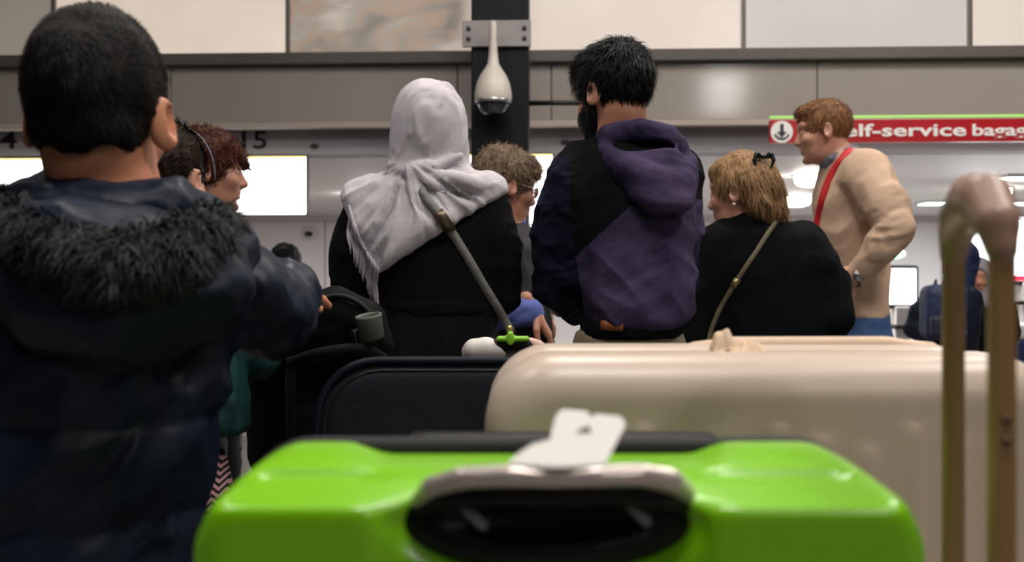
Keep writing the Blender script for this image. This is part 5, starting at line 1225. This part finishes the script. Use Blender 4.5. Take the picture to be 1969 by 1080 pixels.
t = S(); t.chain([(rb[0], rb[1], 1.12), (rb[0], rb[1] - .006, 1.138), rb * np.array((1, 1, 0)) + np.array((-.006, -.03, 1.152)), (fb + rb) / 2 * np.array((1, 1, 0)) + np.array((0, 0, 1.160)), fb * np.array((1, 1, 0)) + np.array((.004, .03, 1.155)), (fb[0], fb[1] + .006, 1.138), (fb[0], fb[1], 1.12)], [.0105, .0135, .0165, .018, .0175, .0145, .0105], .010); obj('handle_grip', *t.mesh(.0035, smooth=1), mat('grip_beige', (150, 118, 100), .4), cs, co)
for x in (-.08, .09):
    for y in (-.15, .15):
        V, F = lathe([(.015, -.01), (.025, -.008), (.025, .008), (.015, .01)], 14); V = V[:, [2, 0, 1]] + np.array((x, y, .025)); obj('caster_wheel', V, F, M_rubber, cs)
        bm_obj('caster_housing', box_bm(x - .02, x + .02, y - .018, y + .018, .03, .055, .004), M_rubber, cs)
# ------------------------------------------------------------------ pushchair
M_pram = mat('pram_black', (9, 9, 10), .7, var=.12, bump=.1, spec=.10); M_cup = mat('cup_grey', (86, 88, 79), .6, var=.1, bump=.2)
D = 2.08; pr = empty('pushchair', px(640, 540, D) * np.array((1, 1, 0)), 'black pushchair with a rounded canopy and a grey cup holder', 'pushchair'); po = np.array(pr.location)
pp = lambda x, y, dd=0.0: px(x, y, D + dd)
t = S(); t.chain([pp(560, 650), pp(590, 610), pp(645, 594), pp(700, 616), pp(724, 665)], [.046, .046, .046, .044, .038], .03); t.ell(pp(650, 638, .07), (.10, .11, .074), .03); cvq = t.mesh(.006, smooth=2, disp=lambda V, N: .004 * cloth_folds(V, .06, 2, (1, 0, 0), 2)); obj('canopy', *cvq, M_pram, pr, po)
for dd, yy in ((-.045, 3), (.06, 0)):
    pts = [pp(556, 655, dd), pp(580, 608, dd), pp(640, 566 + yy, dd), pp(700, 590, dd), pp(738, 655, dd)]; V, F = tube(spline(pts, 6), .006, 8); obj('canopy_rib', V, F, mat('rib_grey', (20, 20, 21), .6, spec=.2), pr, po)
t = S(); t.loft([(pp(0, 1050)[2], pp(600, 0)[0], D + .15, .13, .09), (pp(0, 900)[2], pp(590, 0)[0], D + .15, .16, .11), (pp(0, 720)[2], pp(590, 0)[0], D + .15, .16, .11), (pp(0, 660)[2], pp(610, 0)[0], D + .14, .14, .10)], .03); obj('seat_shell', *t.mesh(.010, smooth=2, disp=lambda V, N: .007 * cloth_folds(V, .1, 5)), M_pram, pr, po)
t = S(); t.box(pp(520, 960, .02), pp(625, 690, .02) + np.array((0, .12, 0)), .04); obj('hanging_bag', *t.mesh(.009, smooth=2, disp=lambda V, N: .007 * cloth_folds(V, .08, 4)), M_pram, pr, po)
V, F = tube(spline([pp(560, 700, -.1), pp(610, 682, -.16), pp(690, 672, -.16), pp(736, 690, -.08)], 6), .013, 10); obj('push_handle', V, F, M_pram, pr, po)
for x in (560, 736):
    V, F = tube(spline([pp(x, 692, -.09), pp(x, 800, 0), pp(x, 1000, .08), pp(x, 1280, .16)], 6), .012, 8); obj('frame_tube', V, F, M_rubber, pr, po)
for x in (545, 742):
    for yy, r in ((D - .05, .10), (D + .26, .08)):
        V, F = lathe([(r * .55, -.016), (r * .95, -.014), (r, 0), (r * .95, .014), (r * .55, .016)], 22); c = np.array((pp(x, 0)[0], yy, r)); V = V[:, [2, 0, 1]] + c; wo = obj('wheel', V, F, M_rubber, pr, po); V, F = tube([c - np.array((.03, 0, 0)), c + np.array((.03, 0, 0))], .02, 8); obj('hub', V, F, M_tube, wo, po)
V, F = tube([(pp(545, 0)[0], D - .05, .1), (pp(742, 0)[0], D - .05, .1)], .01, 8); obj('axle', V, F, M_tube, pr, po)
for x in (545, 742): V, F = tube([(pp(x, 0)[0], D - .05, .1), (pp(x, 0)[0], D + .26, .08)], .01, 8); obj('chassis_tube', V, F, M_tube, pr, po)
c = pp(716, 655, -.14); k_ = (D - .14) / FPX
V, F = lathe([(.026, 0), (.030, .003), (.0315, .05), (.0325, .054), (.0325, .060), (.0275, .060), (.0265, .05), (.025, .008), (.001, .008)], 24); R = np.array(Matrix.Rotation(math.radians(10), 3, 'X') @ Matrix.Rotation(math.radians(-8), 3, 'Y')); V = .8 * V @ R.T + c + np.array((0, 0, .004)); ch = obj('cup_holder', V, F, M_cup, pr, po)
V, F = tube([c + np.array((-.035, .0, .02)), c + np.array((-.03, .02, -.02)), pp(700, 674, -.15)], .008, 8); obj('holder_clamp', V, F, M_rubber, ch, po)
# ------------------------------------------------------------------ cart with the white-ended push bar and green strap
D = 1.9; q = lambda x, y, dd=0.0: px(x, y, D + dd)
hx = (px(885, 0, D)[0] + px(1075, 0, D)[0]) / 2
ce = empty('luggage_cart', (hx, D, 0), 'luggage cart with a white-ended push bar and lime green strap beside the headscarf woman', 'luggage cart', 'luggage carts'); co = np.array(ce.location)
t = S(); t.chain([q(902, 680, .01), q(912, 672, 0), q(935, 670, 0), q(958, 672, .0)], [.018, .021, .022, .018], .01); t.plane(q(889, 690), (-1, 0, -.15)); obj('white_end_cover', *t.mesh(.004, smooth=1), mat('cover_white', (214, 206, 200), .4), ce, co)
t = S(); t.chain([q(948, 668), q(980, 662), q(1010, 664), q(1026, 674)], [.017, .0165, .016, .013], .008); obj('push_bar', *t.mesh(.004, smooth=1), M_rubber, ce, co)
t = S(); t.chain([q(1020, 658), q(1035, 664), q(1062, 684)], [.010, .011, .007], .006); t.ell(q(1026, 672), (.010, .012, .012), .006); obj('pink_end_grip', *t.mesh(.0035, smooth=1), mat('grip_pink', (206, 170, 156), .5), ce, co)
M_lime = mat('strap_lime', (128, 190, 40), .5, var=.1); st = None
t = S(); t.box(q(954, 657, -.022), q(1018, 645, .012), .005); t.box(q(975, 664, -.025), q(987, 636, .006), .004); so = obj('lime_strap', *t.mesh(.003, smooth=1), M_lime, ce, co)
t = S(); t.ell(q(980, 632, -.004), (.006, .006, .008), .003); obj('strap_clasp', *t.mesh(.0025), mat('clasp_gold', (190, 170, 110), .3, metal=.7), so, co)
for x in (905, 1050):
    V, F = tube(spline([q(x, 675), q(x, 760, .03), q(x, 1050, .06), (q(x, 0)[0], D + .08, .24)], 6), .015, 8); obj('upright', V, F, M_tube, ce, co)
for k in range(5): bm_obj('deck_bar', box_bm(-.1, .1, .08 + k * .09, .11 + k * .09, .225, .245, .004), M_tube, ce)
for q_ in (-1, 1): V, F = tube([(q_ * .085, .06, .22), (q_ * .085, .5, .22)], .014, 8); obj('side_rail', V, F, M_tube, ce)
wheels(ce, None, [(-.085, .1), (.085, .1), (0, .46)], .06)
for (x, y) in ((-.085, .1), (.085, .1), (0, .46)): V, F = tube([(x, y, .125), (x, y, .225)], .012, 8); obj('wheel_post', V, F, M_tube, ce)
